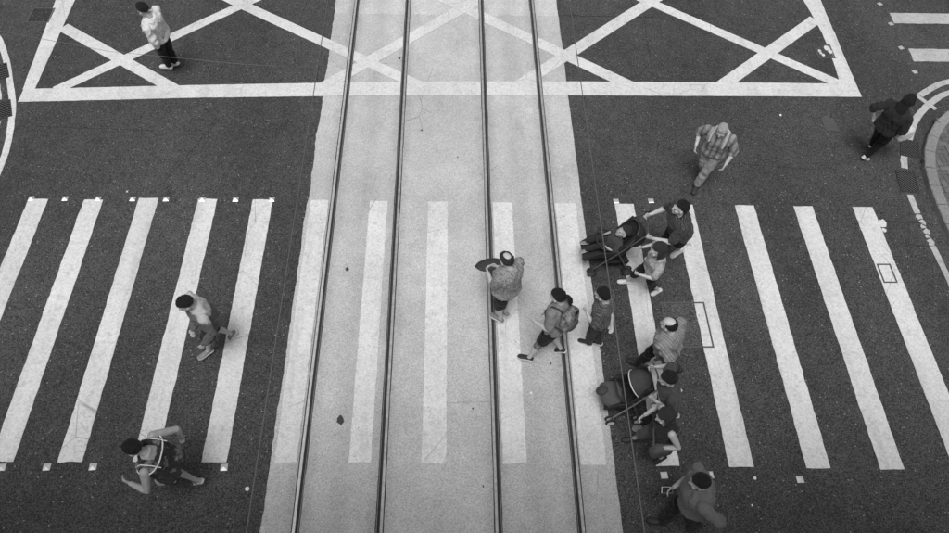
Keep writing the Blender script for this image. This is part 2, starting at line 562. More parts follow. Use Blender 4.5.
# rails: polished head, flange groove, guard lip
NAMES = ('leftmost of the four tram rails, in the concrete bed', 'second tram rail from the left, in the concrete bed',
         'third tram rail from the left, under the person in grey tee', 'rightmost of the four tram rails, next to the crossing crowd')
for k, (x, s) in enumerate(zip(RAIL_X, RAIL_SIDE)):
    root = tag(empty('tram_rail', (x, 0, 0)), NAMES[k], 'tram rail', 'tram rails running along the street')
    L = Y1 - Y0; yc = (Y0 + Y1) / 2
    m = MB(); m.box((-s * 0.022, yc, -0.020), (0.040, L, 0.040), ch=0.004); m.build('rail_head', M['steel'] if k == 0 else M['steel_b'], root)
    m = MB(); m.box((s * 0.016, yc, -0.045), (0.036, L, 0.010)); m.build('groove', M['groove'], root)
    m = MB(); m.box((s * 0.040, yc, -0.022), (0.013, L, 0.036), ch=0.003); m.build('guard_lip', M['steel_dull'], root)

# ------------------------------------------------------------------ painted markings (pieces of the road)
def ragged_quad(p, z0, z1, amp, seed, step=0.06):
    pts = []
    n = len(p)
    for i in range(n):
        a = Vector((p[i][0], p[i][1], 0)); b_ = Vector((p[(i + 1) % n][0], p[(i + 1) % n][1], 0))
        d = b_ - a
        k = max(1, int(d.length / step))
        nrm = Vector((d.y, -d.x, 0)).normalized()
        for j in range(k):
            q = a + d * j / k
            e = amp * (noise.noise(Vector((q.x * 7 + seed, q.y * 7, seed))) + 0.6 * noise.noise(Vector((q.x * 23, q.y * 23 + seed, 1.1))))
            q = q + nrm * e
            pts.append((q.x, q.y))
    m = MB(); m.prism(pts, z0, z1)
    return m
def clip_x(p, lim, keep_right):
    out = []
    n = len(p)
    for i in range(n):
        a, b_ = p[i], p[(i + 1) % n]
        ia = (a[0] >= lim) == keep_right
        ib = (b_[0] >= lim) == keep_right
        if ia: out.append(a)
        if ia != ib:
            t = (lim - a[0]) / (b_[0] - a[0])
            out.append((lim, a[1] + (b_[1] - a[1]) * t))
    return out
def marking(name, p, mat='paint', amp=0.006, z=0.004, seed=None):
    # paint stops at the slot round each rail
    seed = rng.uniform(0, 50) if seed is None else seed
    lims = [-1e3] + [x + s_ * (HW + 0.004) for x in RAIL_X for s_ in (-1, 1)] + [1e3]
    for i in range(0, len(lims), 2):
        q = p
        lo, hi = lims[i], lims[i + 1]
        if min(a[0] for a in q) >= hi or max(a[0] for a in q) <= lo: continue
        if min(a[0] for a in q) < lo: q = clip_x(q, lo, True)
        if max(a[0] for a in q) > hi: q = clip_x(q, hi, False)
        if len(q) < 3: continue
        ragged_quad(q, z - 0.003, z, amp, seed).build(name, M[mat], road)

stripes = [(-8.98, -8.66), (-8.0, -7.68), (-7.02, -6.70), (-6.11, -5.80), (-5.22, -4.90), (-4.24, -3.92), (-3.33, -3.00), (-2.365, -2.07), (-1.38, -1.08), (-0.40, -0.07), (0.69, 1.015),
           (1.745, 2.09), (2.76, 3.08), (3.755, 4.09), (4.81, 5.14), (5.82, 6.15), (6.84, 7.19)]
for (a, b_) in stripes:
    if a < -7.3: continue
    c = (a + b_) / 2
    yf = 7.93 - 0.011 * (c - 0) - (0.05 if c < -5.5 else 0)
    yn = 3.42 - 0.022 * c if c > 0 else 3.42 - 0.009 * c
    on_slab = BED0 < c < BED1
    rag = 0.010
    marking('crossing_stripe', [(a, yn), (b_, yn), (b_, yf), (a, yf)], 'paint_track' if on_slab else 'paint', rag)

# junction box: outer border and diagonals
bl = [(-7.94, 10.24, 10.58), (-6.2, 10.32, 10.66), (-4.7, 10.39, 10.73), (-2.4, 10.46, 10.82), (0.0, 10.52, 10.89), (2.4, 10.54, 10.92), (4.8, 10.55, 10.93), (6.4, 10.56, 10.93), (7.86, 10.56, 10.92)]
marking('junction_box_line', [(p[0], p[1]) for p in bl] + [(p[0], p[2]) for p in bl[::-1]], 'paint', 0.006, 0.0046)
marking('junction_box_line', [(-7.96, 10.57), (-7.74, 10.57), (-7.76, 13.25), (-7.74, 21), (-8.16, 21), (-8.15, 13.25)], 'paint', 0.006)
marking('junction_box_line', [(7.55, 10.92), (7.86, 10.92), (7.90, 13.5), (7.92, 21), (7.52, 21), (7.53, 13.5), (7.62, 12.5), (7.60, 11.6)], 'paint', 0.008)
def diag(x0, y0, x1, y1, w_=0.205, ext=0.0, z=0.0040):
    a = Vector((x0, y0)); b_ = Vector((x1, y1)); d = (b_ - a).normalized()
    b_ = b_ + d * ext
    n = Vector((-d.y, d.x)) * w_ / 2
    return marking('junction_box_line', [tuple(a - n), tuple(b_ - n), tuple(b_ + n), tuple(a + n)], 'paint', 0.006, z)
diag(-7.75, 12.37, -5.20, 10.62, 0.24, 0, 0.0037)
diag(-7.36, 10.55, -4.33, 13.14, 0.22, 0.9, 0.0041)
diag(-7.75, 15.40, -4.33, 13.14, 0.24, 0, 0.0035)
diag(-4.33, 13.14, -0.55, 10.72, 0.24, 0, 0.0036)
diag(-2.42, 10.72, 0.24, 13.13, 0.26, 3.5, 0.0042)
diag(-3.2, 15.6, 0.24, 13.13, 0.26, 0, 0.0034)
diag(0.24, 13.13, 3.42, 10.82, 0.26, 0, 0.0038)
diag(1.30, 10.82, 4.19, 13.40, 0.26, 3.5, 0.0043)
diag(0.8, 15.9, 4.19, 13.40, 0.24, 0, 0.0033)
diag(4.19, 13.40, 7.60, 10.86, 0.23, 0, 0.0039)
diag(5.20, 10.84, 7.60, 12.88, 0.26, 0, 0.0044)

# side-street crossing bars at the far right
for (ya, yb) in ((11.60, 11.98), (12.79, 13.13), (13.95, 14.3), (15.1, 15.45)):
    marking('crossing_stripe', [(9.25, ya), (13.0, ya), (13.0, yb), (9.27, yb)], 'paint_worn', 0.012)
marking('road_patch', [(9.45, 12.10), (10.05, 12.10), (10.10, 12.62), (9.45, 12.62)], 'asphalt', 0.004)
marking('road_patch', [(6.90, 9.65), (7.16, 9.65), (7.12, 9.99), (6.90, 9.99)], 'iron_pale', 0.004)
marking('road_patch', [(-2.6, 10.9), (-2.56, 10.9), (-2.56, 11.3), (-2.6, 11.3)], 'asphalt_dark', 0.002)

# cold joints and trench edges in the asphalt
for (xa, ya, xb, yb, w_) in ((2.3, 12.92, 6.3, 12.86, 0.018), (-7.4, 9.62, -5.4, 9.55, 0.012), (6.3, 12.86, 6.45, 21, 0.016), (3.9, 11.1, 3.98, 12.86, 0.012), (7.2, 7.55, 7.9, 7.52, 0.012), (7.5, 7.05, 7.92, 7.04, 0.012), (-7.0, 1.0, -2.6, 3.02, 0.010), (-5.9, 3.36, -3.4, 3.36, 0.008), (4.3, 8.9, 6.4, 8.7, 0.010), (-4.9, 8.3, -4.2, 9.9, 0.010)):
    d = Vector((xb - xa, yb - ya)); n_ = Vector((-d.y, d.x)).normalized() * w_ / 2
    k_ = 10
    pa = [Vector((xa, ya)) + d * i / k_ + n_ * 1.4 * noise.noise(Vector((xa, i * 0.9, ya))) for i in range(k_ + 1)]
    marking('asphalt_seam', [tuple(q - n_) for q in pa] + [tuple(q + n_) for q in pa[::-1]], 'tar_seam', 0.003, 0.0031)
def spline(pts, n=8):
    out = []
    P = [Vector((p[0], p[1], 0)) for p in pts]
    P = [P[0] * 2 - P[1]] + P + [P[-1] * 2 - P[-2]]
    for i in range(1, len(P) - 2):
        for k in range(n):
            t = k / n
            a, b_, c, d = P[i - 1], P[i], P[i + 1], P[i + 2]
            q = 0.5 * (2 * b_ + (c - a) * t + (2 * a - 5 * b_ + 4 * c - d) * t * t + (3 * b_ - a - 3 * c + d) * t ** 3)
            out.append((q.x, q.y))
    out.append((pts[-1][0], pts[-1][1]))
    return out
def offset(pts, d):
    out = []
    for i in range(len(pts)):
        a = Vector(pts[max(i - 1, 0)]); b_ = Vector(pts[min(i + 1, len(pts) - 1)])
        t = (b_ - a).normalized()
        out.append((pts[i][0] - t.y * d, pts[i][1] + t.x * d))
    return out
def band(name, pts, w_, mat, amp=0.006, z=0.004):
    a = offset(pts, -w_ / 2); b_ = offset(pts, w_ / 2)
    return marking(name, a + b_[::-1], mat, amp, z)

# kerbside lines, right-hand corner
band('kerbside_line', spline([(16, 11.55), (12, 11.4), (10.6, 11.22), (9.74, 11.01), (9.42, 10.88), (9.02, 10.62)]), 0.125, 'paint_worn')
band('kerbside_line', spline([(16, 11.2), (12, 11.08), (10.6, 10.95), (9.62, 10.69), (9.27, 10.50), (8.92, 10.20), (8.66, 9.90), (8.49, 9.62), (8.38, 9.42)]), 0.125, 'paint_worn', 0.008)
band('kerbside_line', [(8.95, 10.62), (9.06, 10.44), (9.19, 10.24)], 0.09, 'paint_worn', 0.004, 0.0046)
band('kerbside_line', spline([(8.15, 9.03), (8.10, 8.90), (8.06, 8.74)]), 0.12, 'paint_worn', 0.012)
band('kerbside_line', spline([(7.94, 8.13), (7.93, 7.9), (7.93, 7.72)]), 0.105, 'paint_worn', 0.012)
for q, (ya, yb) in enumerate(((7.69, 7.60), (7.57, 7.49), (7.46, 7.40), (7.37, 7.29), (7.25, 7.20), (7.17, 7.05))):
    band('kerbside_line', [(7.93 + 0.012 * (-1) ** q, ya), (7.935 - 0.015 * (-1) ** q, (ya + yb) / 2), (7.93, yb)], 0.085 + 0.02 * (q % 2), 'paint_worn', 0.03)
band('kerbside_line', spline([(7.935, 7.03), (7.95, 6.6), (7.96, 6.2), (7.97, 4.0), (7.97, 0.0), (7.97, -15)]), 0.105, 'paint_worn', 0.008)

# kerbside lines, left-hand corner
LL = [(x + 0.05, y) for (x, y) in [(-13, 12.9), (-10.6, 12.75), (-9.5, 12.45), (-9.02, 12.1), (-8.78, 11.75), (-8.50, 11.22), (-8.27, 10.68), (-8.07, 10.2), (-7.95, 9.78), (-7.82, 9.17), (-7.77, 8.54), (-7.76, 7.0), (-7.76, 2), (-7.76, -15)]]
LS = spline(LL)
band('kerbside_line', LS, 0.115, 'paint', 0.006)
inner = offset(LS, -0.24)
seg = [p for p in inner if 10.28 < p[1] < 10.74]
if len(seg) > 1: band('kerbside_line', seg, 0.13, 'paint', 0.014)
band('kerbside_line', [p for p in inner if p[1] < 9.78], 0.11, 'paint', 0.012)
band('kerbside_line', [p for p in inner if p[1] > 11.27], 0.11, 'paint', 0.012)

# ------------------------------------------------------------------ pavements with kerb stones and bricks
def stone(a, b_, w_, z0, z1, gap=0.004):
    pa, pb = Vector((a[0], a[1])), Vector((b_[0], b_[1]))
    d = (pb - pa); L = d.length; d.normalize()
    m = MB(); m.box(((pa.x + pb.x) / 2, (pa.y + pb.y) / 2, (z0 + z1) / 2), (L - 2 * gap, w_, z1 - z0), math.atan2(d.y, d.x), ch=0.014)
    return m
def resample(pts, step):
    out = [pts[0]]; acc = 0.0
    for i in range(1, len(pts)):
        a, b_ = Vector(pts[i - 1]), Vector(pts[i])
        L = (b_ - a).length
        while acc + L >= step:
            t = (step - acc) / L
            a = a + (b_ - a) * t
            out.append((a.x, a.y)); L = (b_ - a).length; acc = 0.0
        acc += L
    return out

def brick_mesh(name, z0, z1, mat):
    m = MB(); m.box((0, 0, (z0 + z1) / 2), (0.194, 0.094, z1 - z0), ch=0.006)
    me = m.mesh(name); me.materials.append(mat)
    return me
BM = [brick_mesh('brick', 0.03, 0.112, M['brick']), brick_mesh('brick', 0.03, 0.114, M['brick_b']), brick_mesh('brick', 0.03, 0.110, M['brick'])]

def pavement(kerb, sign, fill_x, vis, label_y=(-14, 12)):
    root = tag(empty('pavement', (0, 0, 0)), kind='structure')
    ring = offset(kerb, sign * 0.07)
    poly = [(p[0], p[1]) for p in ring] + [(fill_x, ring[-1][1]), (fill_x, ring[0][1])]
    m = MB(); m.prism(poly, -0.04, 0.098); m.build('paving_base', M['mortar'], root)
    mid = resample(offset(kerb, sign * 0.095), 0.42)
    rest = MB(); cnt = 0
    for i in range(len(mid) - 1):
        s_ = stone(mid[i], mid[i + 1], 0.19, -0.03, 0.118 + rng.uniform(-0.002, 0.002), 0.005)
        if vis(mid[i], 1.2): s_.build('kerb_stone', M['kerb'], root)
        else: rest.add(s_.v, s_.f)
    if rest.v: tag(rest.build('kerb_stone', M['kerb'], root), kind='stuff')
    # herringbone bricks
    def inside(x, y):
        c = False
        n = len(poly)
        for i in range(n):
            (xa, ya), (xb, yb) = poly[i], poly[(i + 1) % n]
            if (ya > y) != (yb > y) and x < (xb - xa) * (y - ya) / (yb - ya) + xa: c = not c
        return c
    far = MB(); n_ind = 0
    for i in range(-140, 260):
        for j in range(-40, 240):
            # herringbone lattice: horizontal brick at (i,j) when (i - j) % 4 == 0, vertical when == 3
            k = (i - j) % 4
            if k == 0: cx, cy, rz = (i + 1.0) * 0.1, (j + 0.5) * 0.1, 0.0
            elif k == 3: cx, cy, rz = (i + 0.5) * 0.1, (j + 1.0) * 0.1, math.pi / 2
            else: continue
            if not (-10.5 < cx < 12.0) or not (3.0 < cy < 12.4): continue
            if not inside(cx, cy): continue
            if vis((cx, cy), 0.15) and n_ind < 290:
                o = link('brick', rng.choice(BM), None, root, (cx, cy, rng.uniform(-0.002, 0.002)), (0, 0, rz + rng.uniform(-0.015, 0.015)))
                n_ind += 1
            else:
                far.box((cx, cy, 0.07), (0.194, 0.094, 0.084), rz + rng.uniform(-0.015, 0.015), ch=0.005)
    if far.v: tag(far.build('brick', M['brick'], root), kind='stuff')
    return root
def vis_r(p, mrg):
    # inside the strip of pavement that the photograph shows
    return 5.9 - mrg < p[1] < 10.2 + mrg and p[0] < 8.45 + (p[1] - 6.4) * 0.34 + mrg
kerb_r = spline([(16, 10.75), (12, 10.68), (10.6, 10.55), (9.85, 10.36), (9.42, 10.17), (9.05, 9.90), (8.72, 9.50), (8.49, 9.08), (8.35, 8.66), (8.28, 8.24), (8.25, 7.82), (8.24, 7.3), (8.24, 6.0), (8.24, 2), (8.24, -15)])
pavement(kerb_r, 1, 16.0, vis_r)
kerb_l = offset(LS, -0.62)
pavement(kerb_l, -1, -13.0, lambda p, m_: False)

# ------------------------------------------------------------------ gully grates and covers
def grate(loc, rz, size, label):
    root = tag(empty('gully_grate', (loc[0], loc[1], 0), rz), label, 'drain grate', 'gully grates along the kerbs')
    w_, l_ = size
    m = MB(); m.box((0, 0, 0.0035), (w_ - 0.02, l_ - 0.02, 0.003)); m.build('pit', M['pit'], root)
    m = MB()
    for sx in (-1, 1): m.box((sx * (w_ / 2 - 0.012), 0, 0.008), (0.024, l_, 0.014), ch=0.003)
    for sy in (-1, 1): m.box((0, sy * (l_ / 2 - 0.012), 0.008), (w_ - 0.048, 0.024, 0.014), ch=0.003)
    m.build('frame', M['iron'], root)
    slope = 1.0
    hw, hl = w_ / 2 - 0.024, l_ / 2 - 0.024
    c = -(hl + hw) + 0.05
    while c < hl + hw - 0.02:
        # bar along y = -x + c, clipped to the opening
        xa = max(-hw, c - hl); xb = min(hw, c + hl)
        if xb - xa > 0.03:
            ya, yb = -xa + c, -xb + c
            mx, my = (xa + xb) / 2, (ya + yb) / 2
            L = math.hypot(xb - xa, yb - ya)
            m = MB(); m.box((0, 0, 0), (L, 0.017, 0.012), 0, ch=0.003)
            m.build('bar', M['iron_pale'], root, loc=(mx, my, 0.0085), rot=(0, 0, math.atan2(yb - ya, xb - xa)))
        c += 0.058
    return root
grate((8.0, 8.43), R(-8), (0.33, 0.50), 'gully grate between kerbside line and kerb, nearer one at right pavement')
grate((8.32, 9.22), R(-17), (0.34, 0.44), 'gully grate below the long-haired person\'s white bag beside right kerb')
grate((-8.17, 10.02), R(22), (0.36, 0.46), 'gully grate at left edge just outside the box corner')
grate((-8.56, 11.02), R(25), (0.36, 0.44), 'farther gully grate cut off by the left edge')

def cover(loc, rz, size, mat, label, name='manhole_cover', blotches=(), inner=True):
    root = tag(empty(name, (loc[0], loc[1], 0), rz), label, 'manhole cover')
    w_, l_ = size
    t = 0.026
    m = MB()
    for sx in (-1, 1): m.box((sx * (w_ / 2 - t / 2), 0, 0.0045), (t, l_, 0.005), ch=0.001)
    for sy in (-1, 1): m.box((0, sy * (l_ / 2 - t / 2), 0.0045), (w_ - 2 * t, t, 0.005), ch=0.001)
    m.build('frame', M['iron_pale'], root)
    if not inner:
        m = MB(); m.box((0, 0, 0.0015), (w_ - 2 * t - 0.012, l_ - 2 * t - 0.012, 0.002)); m.build('lid', mat, root)
    if inner:
        m = MB(); m.box((0, 0, 0.003), (w_ - 2 * t - 0.01, l_ - 2 * t - 0.01, 0.006)); m.build('lid', mat, root)
    for (bx, by, br) in blotches:
        n = 12
        q = ragged_quad([(bx + br * math.cos(2 * math.pi * i / n), by + 1.2 * br * math.sin(2 * math.pi * i / n)) for i in range(n)], 0.0062, 0.0078, 0.02, bx * 9)
        q.build('paint_blotch', M['paint'], root)
    return root
cover((7.50, 11.88), R(0), (0.36, 0.44), M['asphalt_lid'], 'small rectangular cover with white paint blots inside box corner', blotches=((0.08, 0.08, 0.065), (0.12, -0.02, 0.05), (-0.09, 0.0, 0.030), (-0.05, -0.12, 0.040), (-0.08, -0.06, 0.03)))
cover((-8.29, 12.73), R(0), (0.44, 0.46), M['asphalt_dark'], 'dark square cover in asphalt beside the left box border')
# chamber cover cut through the paint beside the second stripe: thin frame, infilled with the road surface
cover((3.575, 5.55), R(0), (0.68, 0.80), M['asphalt_lid'], 'large rectangular chamber cover frame crossing a stripe by the long-stepping person', inner=False)
cover((6.985, 6.49), R(0), (0.23, 0.37), M['asphalt_lid'], 'small cover outlined within the rightmost crossing stripe', inner=False, blotches=())
for (x, y, r) in ((7.13, 7.58, 0.05), (7.24, 7.50, 0.07), (7.22, 7.36, 0.04)):
    n = 12
    ragged_quad([(x + r * math.cos(2 * math.pi * i / n), y + 1.2 * r * math.sin(2 * math.pi * i / n)) for i in range(n)], 0.001, 0.0062, 0.03, x).build('paint_blotch', M['paint'], road)

# ------------------------------------------------------------------ road studs (low four-sided pyramids)
def stud_mesh(flat):
    m = MB()
    s_, h = 0.047, (0.026 if not flat else 0.012)
    t = 0.002 if not flat else 0.034
    v = [(-s_, -s_, 0), (s_, -s_, 0), (s_, s_, 0), (-s_, s_, 0), (-s_, -s_, 0.004), (s_, -s_, 0.004), (s_, s_, 0.004), (-s_, s_, 0.004), (-t, -t, h), (t, -t, h), (t, t, h), (-t, t, h)]
    f = [(3, 2, 1, 0), (8, 9, 10, 11)]
    for b_ in (0, 4):
        for i in range(4):
            j = (i + 1) % 4
            f.append((b_ + i, b_ + j, b_ + 4 + j, b_ + 4 + i))
    m.add(v, f)
    me = m.mesh('road_stud'); me.materials.append(M['stud'])
    return me
SP, SF = stud_mesh(False), stud_mesh(True)
ORD = ['first', 'second', 'third', 'fourth', 'fifth', 'sixth', 'seventh', 'eighth', 'ninth']
def stud(x, y, rz, me, label, grp):
    o = link('road_stud', me, None, None, (x, y, 0.001), (0, 0, rz))
    tag(o, label, 'road stud', grp)
for i, x in enumerate((-6.98, -6.43, -5.89, -5.32, -4.77, -4.17, -3.62, -3.02)):
    stud(x, 7.965, R(3), SP, 'small metal road stud, %s from the left edge beyond the left stripes' % ORD[i], 'studs beyond the left stripes')
for i, x in enumerate((-5.92, -5.34, -4.74)):
    stud(x, 3.40, R(3), SP, 'small metal road stud, %s from the left edge below the left stripes' % ORD[i], 'studs below the left stripes')
stud(-3.02, 3.38, R(3), SP, 'small metal road stud below a stripe, right of the person in jersey', 'studs below the left stripes')
for (x, y, l) in ((2.79, 7.96, 'pale square road stud above the first stripe right of tracks'), (3.39, 7.97, 'pale square road stud left of the stroller pusher\'s head'),
                  (3.87, 7.04, 'pale square road stud beside the stroller pusher\'s back shoe')):
    stud(x, y, R(2), SF, l, 'studs beyond the right stripes')
for (x, y, l, me) in ((2.85, 3.23, 'pale square road stud left of the charcoal-shirted person\'s shoulder', SF), (3.47, 3.23, 'pale square road stud right of the charcoal-shirted person\'s head', SF),
                      (4.68, 3.16, 'metal pyramid road stud alone between two right stripes\' near ends', SP)):
    stud(x, y, R(2), me, l, 'studs below the right stripes')
for i, (x, y) in enumerate(((9.16, 11.29), (9.13, 12.01), (9.18, 12.77), (9.16, 13.43))):
    stud(x, y, R(20), SF, 'small pale road stud, %s nearest along the side-street crossing' % (('', 'second ', 'third ', 'farthest, not ')[i].strip() or 'the').replace('farthest, not', 'fourth'), 'studs by the side-street crossing')

# ------------------------------------------------------------------ litter
def scrap(x, y, r, label, seed):
    m = MB()
    n = 7
    pts = [(r * (0.75 + 0.5 * noise.noise(Vector((seed, i, 1.0)))) * math.cos(2 * math.pi * i / n), 0.8 * r * math.sin(2 * math.pi * i / n)) for i in range(n)]
    v = [(p[0], p[1], 0.0) for p in pts] + [(p[0] * 0.9, p[1] * 0.9, 0.004 + 0.012 * (i % 2)) for i, p in enumerate(pts)] + [(0, 0, 0.004)]
    f = [tuple(range(n - 1, -1, -1))]
    for i in range(n):
        j = (i + 1) % n
        f.append((i, j, n + j, n + i)); f.append((n + i, n + j, 2 * n))
    m.add(v, f)
    tag(m.build('paper_scrap', M['litter'], None, loc=(x, y, 0.001)), label, 'litter', 'scraps of litter on the street')
scrap(1.13, 4.43, 0.03, 'white paper scrap on the concrete between right-hand rails', 1.0)
scrap(-2.67, 3.09, 0.04, 'round white scrap on asphalt left of the track bed', 2.0)
scrap(4.07, 3.18, 0.03, 'thin white scrap under the second stripe from the crowd', 3.0)
scrap(3.95, 2.82, 0.02, 'tiny white scrap near the bottom, right of charcoal-shirted person', 4.0)
scrap(6.15, 10.05, 0.03, 'tiny white scrap below the box border on the right', 5.0)
scrap(-5.45, 8.12, 0.02, 'tiny white scrap above the stripes on the left', 6.0)

# ------------------------------------------------------------------ overhead wires
def wire(name, pts, r, label, cat, grp=None):
    m = MB(); m.tube(pts, r, 8, round_ends=False)
    tag(m.build(name, M['wire'], None, True), label, cat, grp)
wire('trolley_wire', [(-1.31, y, 4.8 + 0.00004 * (y - 15) ** 2) for y in range(-60, 91, 10)], 0.0045, 'thin overhead trolley wire above the left tram track', 'overhead wire', 'overhead tram wires')
wire('trolley_wire', [(1.25, y, 4.8 + 0.00004 * (y - 15) ** 2) for y in range(-60, 91, 10)], 0.0045, 'thin overhead trolley wire above the right tram track, over the crowd', 'overhead wire', 'overhead tram wires')
wire('span_wire', [(-14.0, 8.2, 6.4), (-9.0, 6.9, 5.55), (-4.33, 5.93, 5.0), (-3.29, 5.74, 4.93), (-2.05, 5.66, 4.86), (-1.31, 5.66, 4.81)], 0.0018, 'faint thin span wire crossing the upper left asphalt', 'overhead wire', 'overhead tram wires')

# ------------------------------------------------------------------ the footbridge the picture was taken from (behind and below the lens)
fb = tag(empty('footbridge', (0, -2.2, 0)), 'concrete footbridge over the street behind the viewpoint', 'footbridge')
m = MB(); m.box((0, -0.1, 7.95), (40, 4.2, 0.5)); m.build('deck', M['concrete'], fb)
for sy in (-2.12, 1.92):
    m = MB(); m.box((0, sy, 8.45), (40, 0.12, 0.6), ch=0.02); m.build('parapet', M['concrete'], fb)
    m = MB(); m.tube([(-20, sy, 9.1), (20, sy, 9.1)], 0.035, 10); m.build('handrail', M['alloy'], fb, True)
    for q in range(14):
        m = MB(); m.box((-19.5 + 3 * q, sy, 8.9), (0.05, 0.05, 0.36)); m.build('post', M['alloy'], fb)
for sx in (-11.5, 11.5):
    m = MB(); m.tube([(sx, -0.1, -0.04), (sx, -0.1, 7.72)], 0.5, 20, round_ends=False); m.build('pier', M['concrete'], fb, True)

# ------------------------------------------------------------------ people
def ik(a, t, l1, l2, pole):
    """two-bone chain from a to t; returns joint and reached end"""
    d = t - a
    D = d.length
    D2 = min(D, (l1 + l2) * 0.998)
    n = d.normalized()
    t2 = a + n * D2
    x = (l1 * l1 - l2 * l2 + D2 * D2) / (2 * D2)
    h = math.sqrt(max(l1 * l1 - x * x, 0.0))
    p = pole - n * pole.dot(n)
    p = p.normalized() if p.length > 1e-6 else n.orthogonal().normalized()
    return a + n * x + p * h, t2

def lerp_tab(tab, t):
    if t <= tab[0][0]: return tab[0][1:]
    for a, b_ in zip(tab, tab[1:]):
        if t <= b_[0]:
            k = (t - a[0]) / (b_[0] - a[0])
            k = k * k * (3 - 2 * k)
            return tuple(u + (w_ - u) * k for u, w_ in zip(a[1:], b_[1:]))
    return tab[-1][1:]

BODY_TAB = [(-0.14, .096, .070, 0), (0.0, .140, .088, 0), (0.25, .126, .080, 0), (0.5, .130, .084, .01), (0.68, .146, .092, .010), (0.82, .138, .078, .004), (0.93, .090, .058, -.002), (1.0, .058, .055, 0)]
SHIRT_TAB = [(-0.16, .190, .142, 0), (0.0, .186, .138, 0), (0.25, .168, .122, 0.004), (0.5, .170, .124, .012), (0.68, .184, .130, .012), (0.82, .186, .114, .004), (0.90, .150, .090, -.002), (0.97, .088, .074, -.002), (1.0, .072, .066, 0)]
TROUSER_TAB = [(-0.20, .110, .092, 0), (-0.10, .166, .122, 0), (0.0, .170, .122, 0), (0.16, .152, .104, 0), (0.22, .148, .10, 0)]

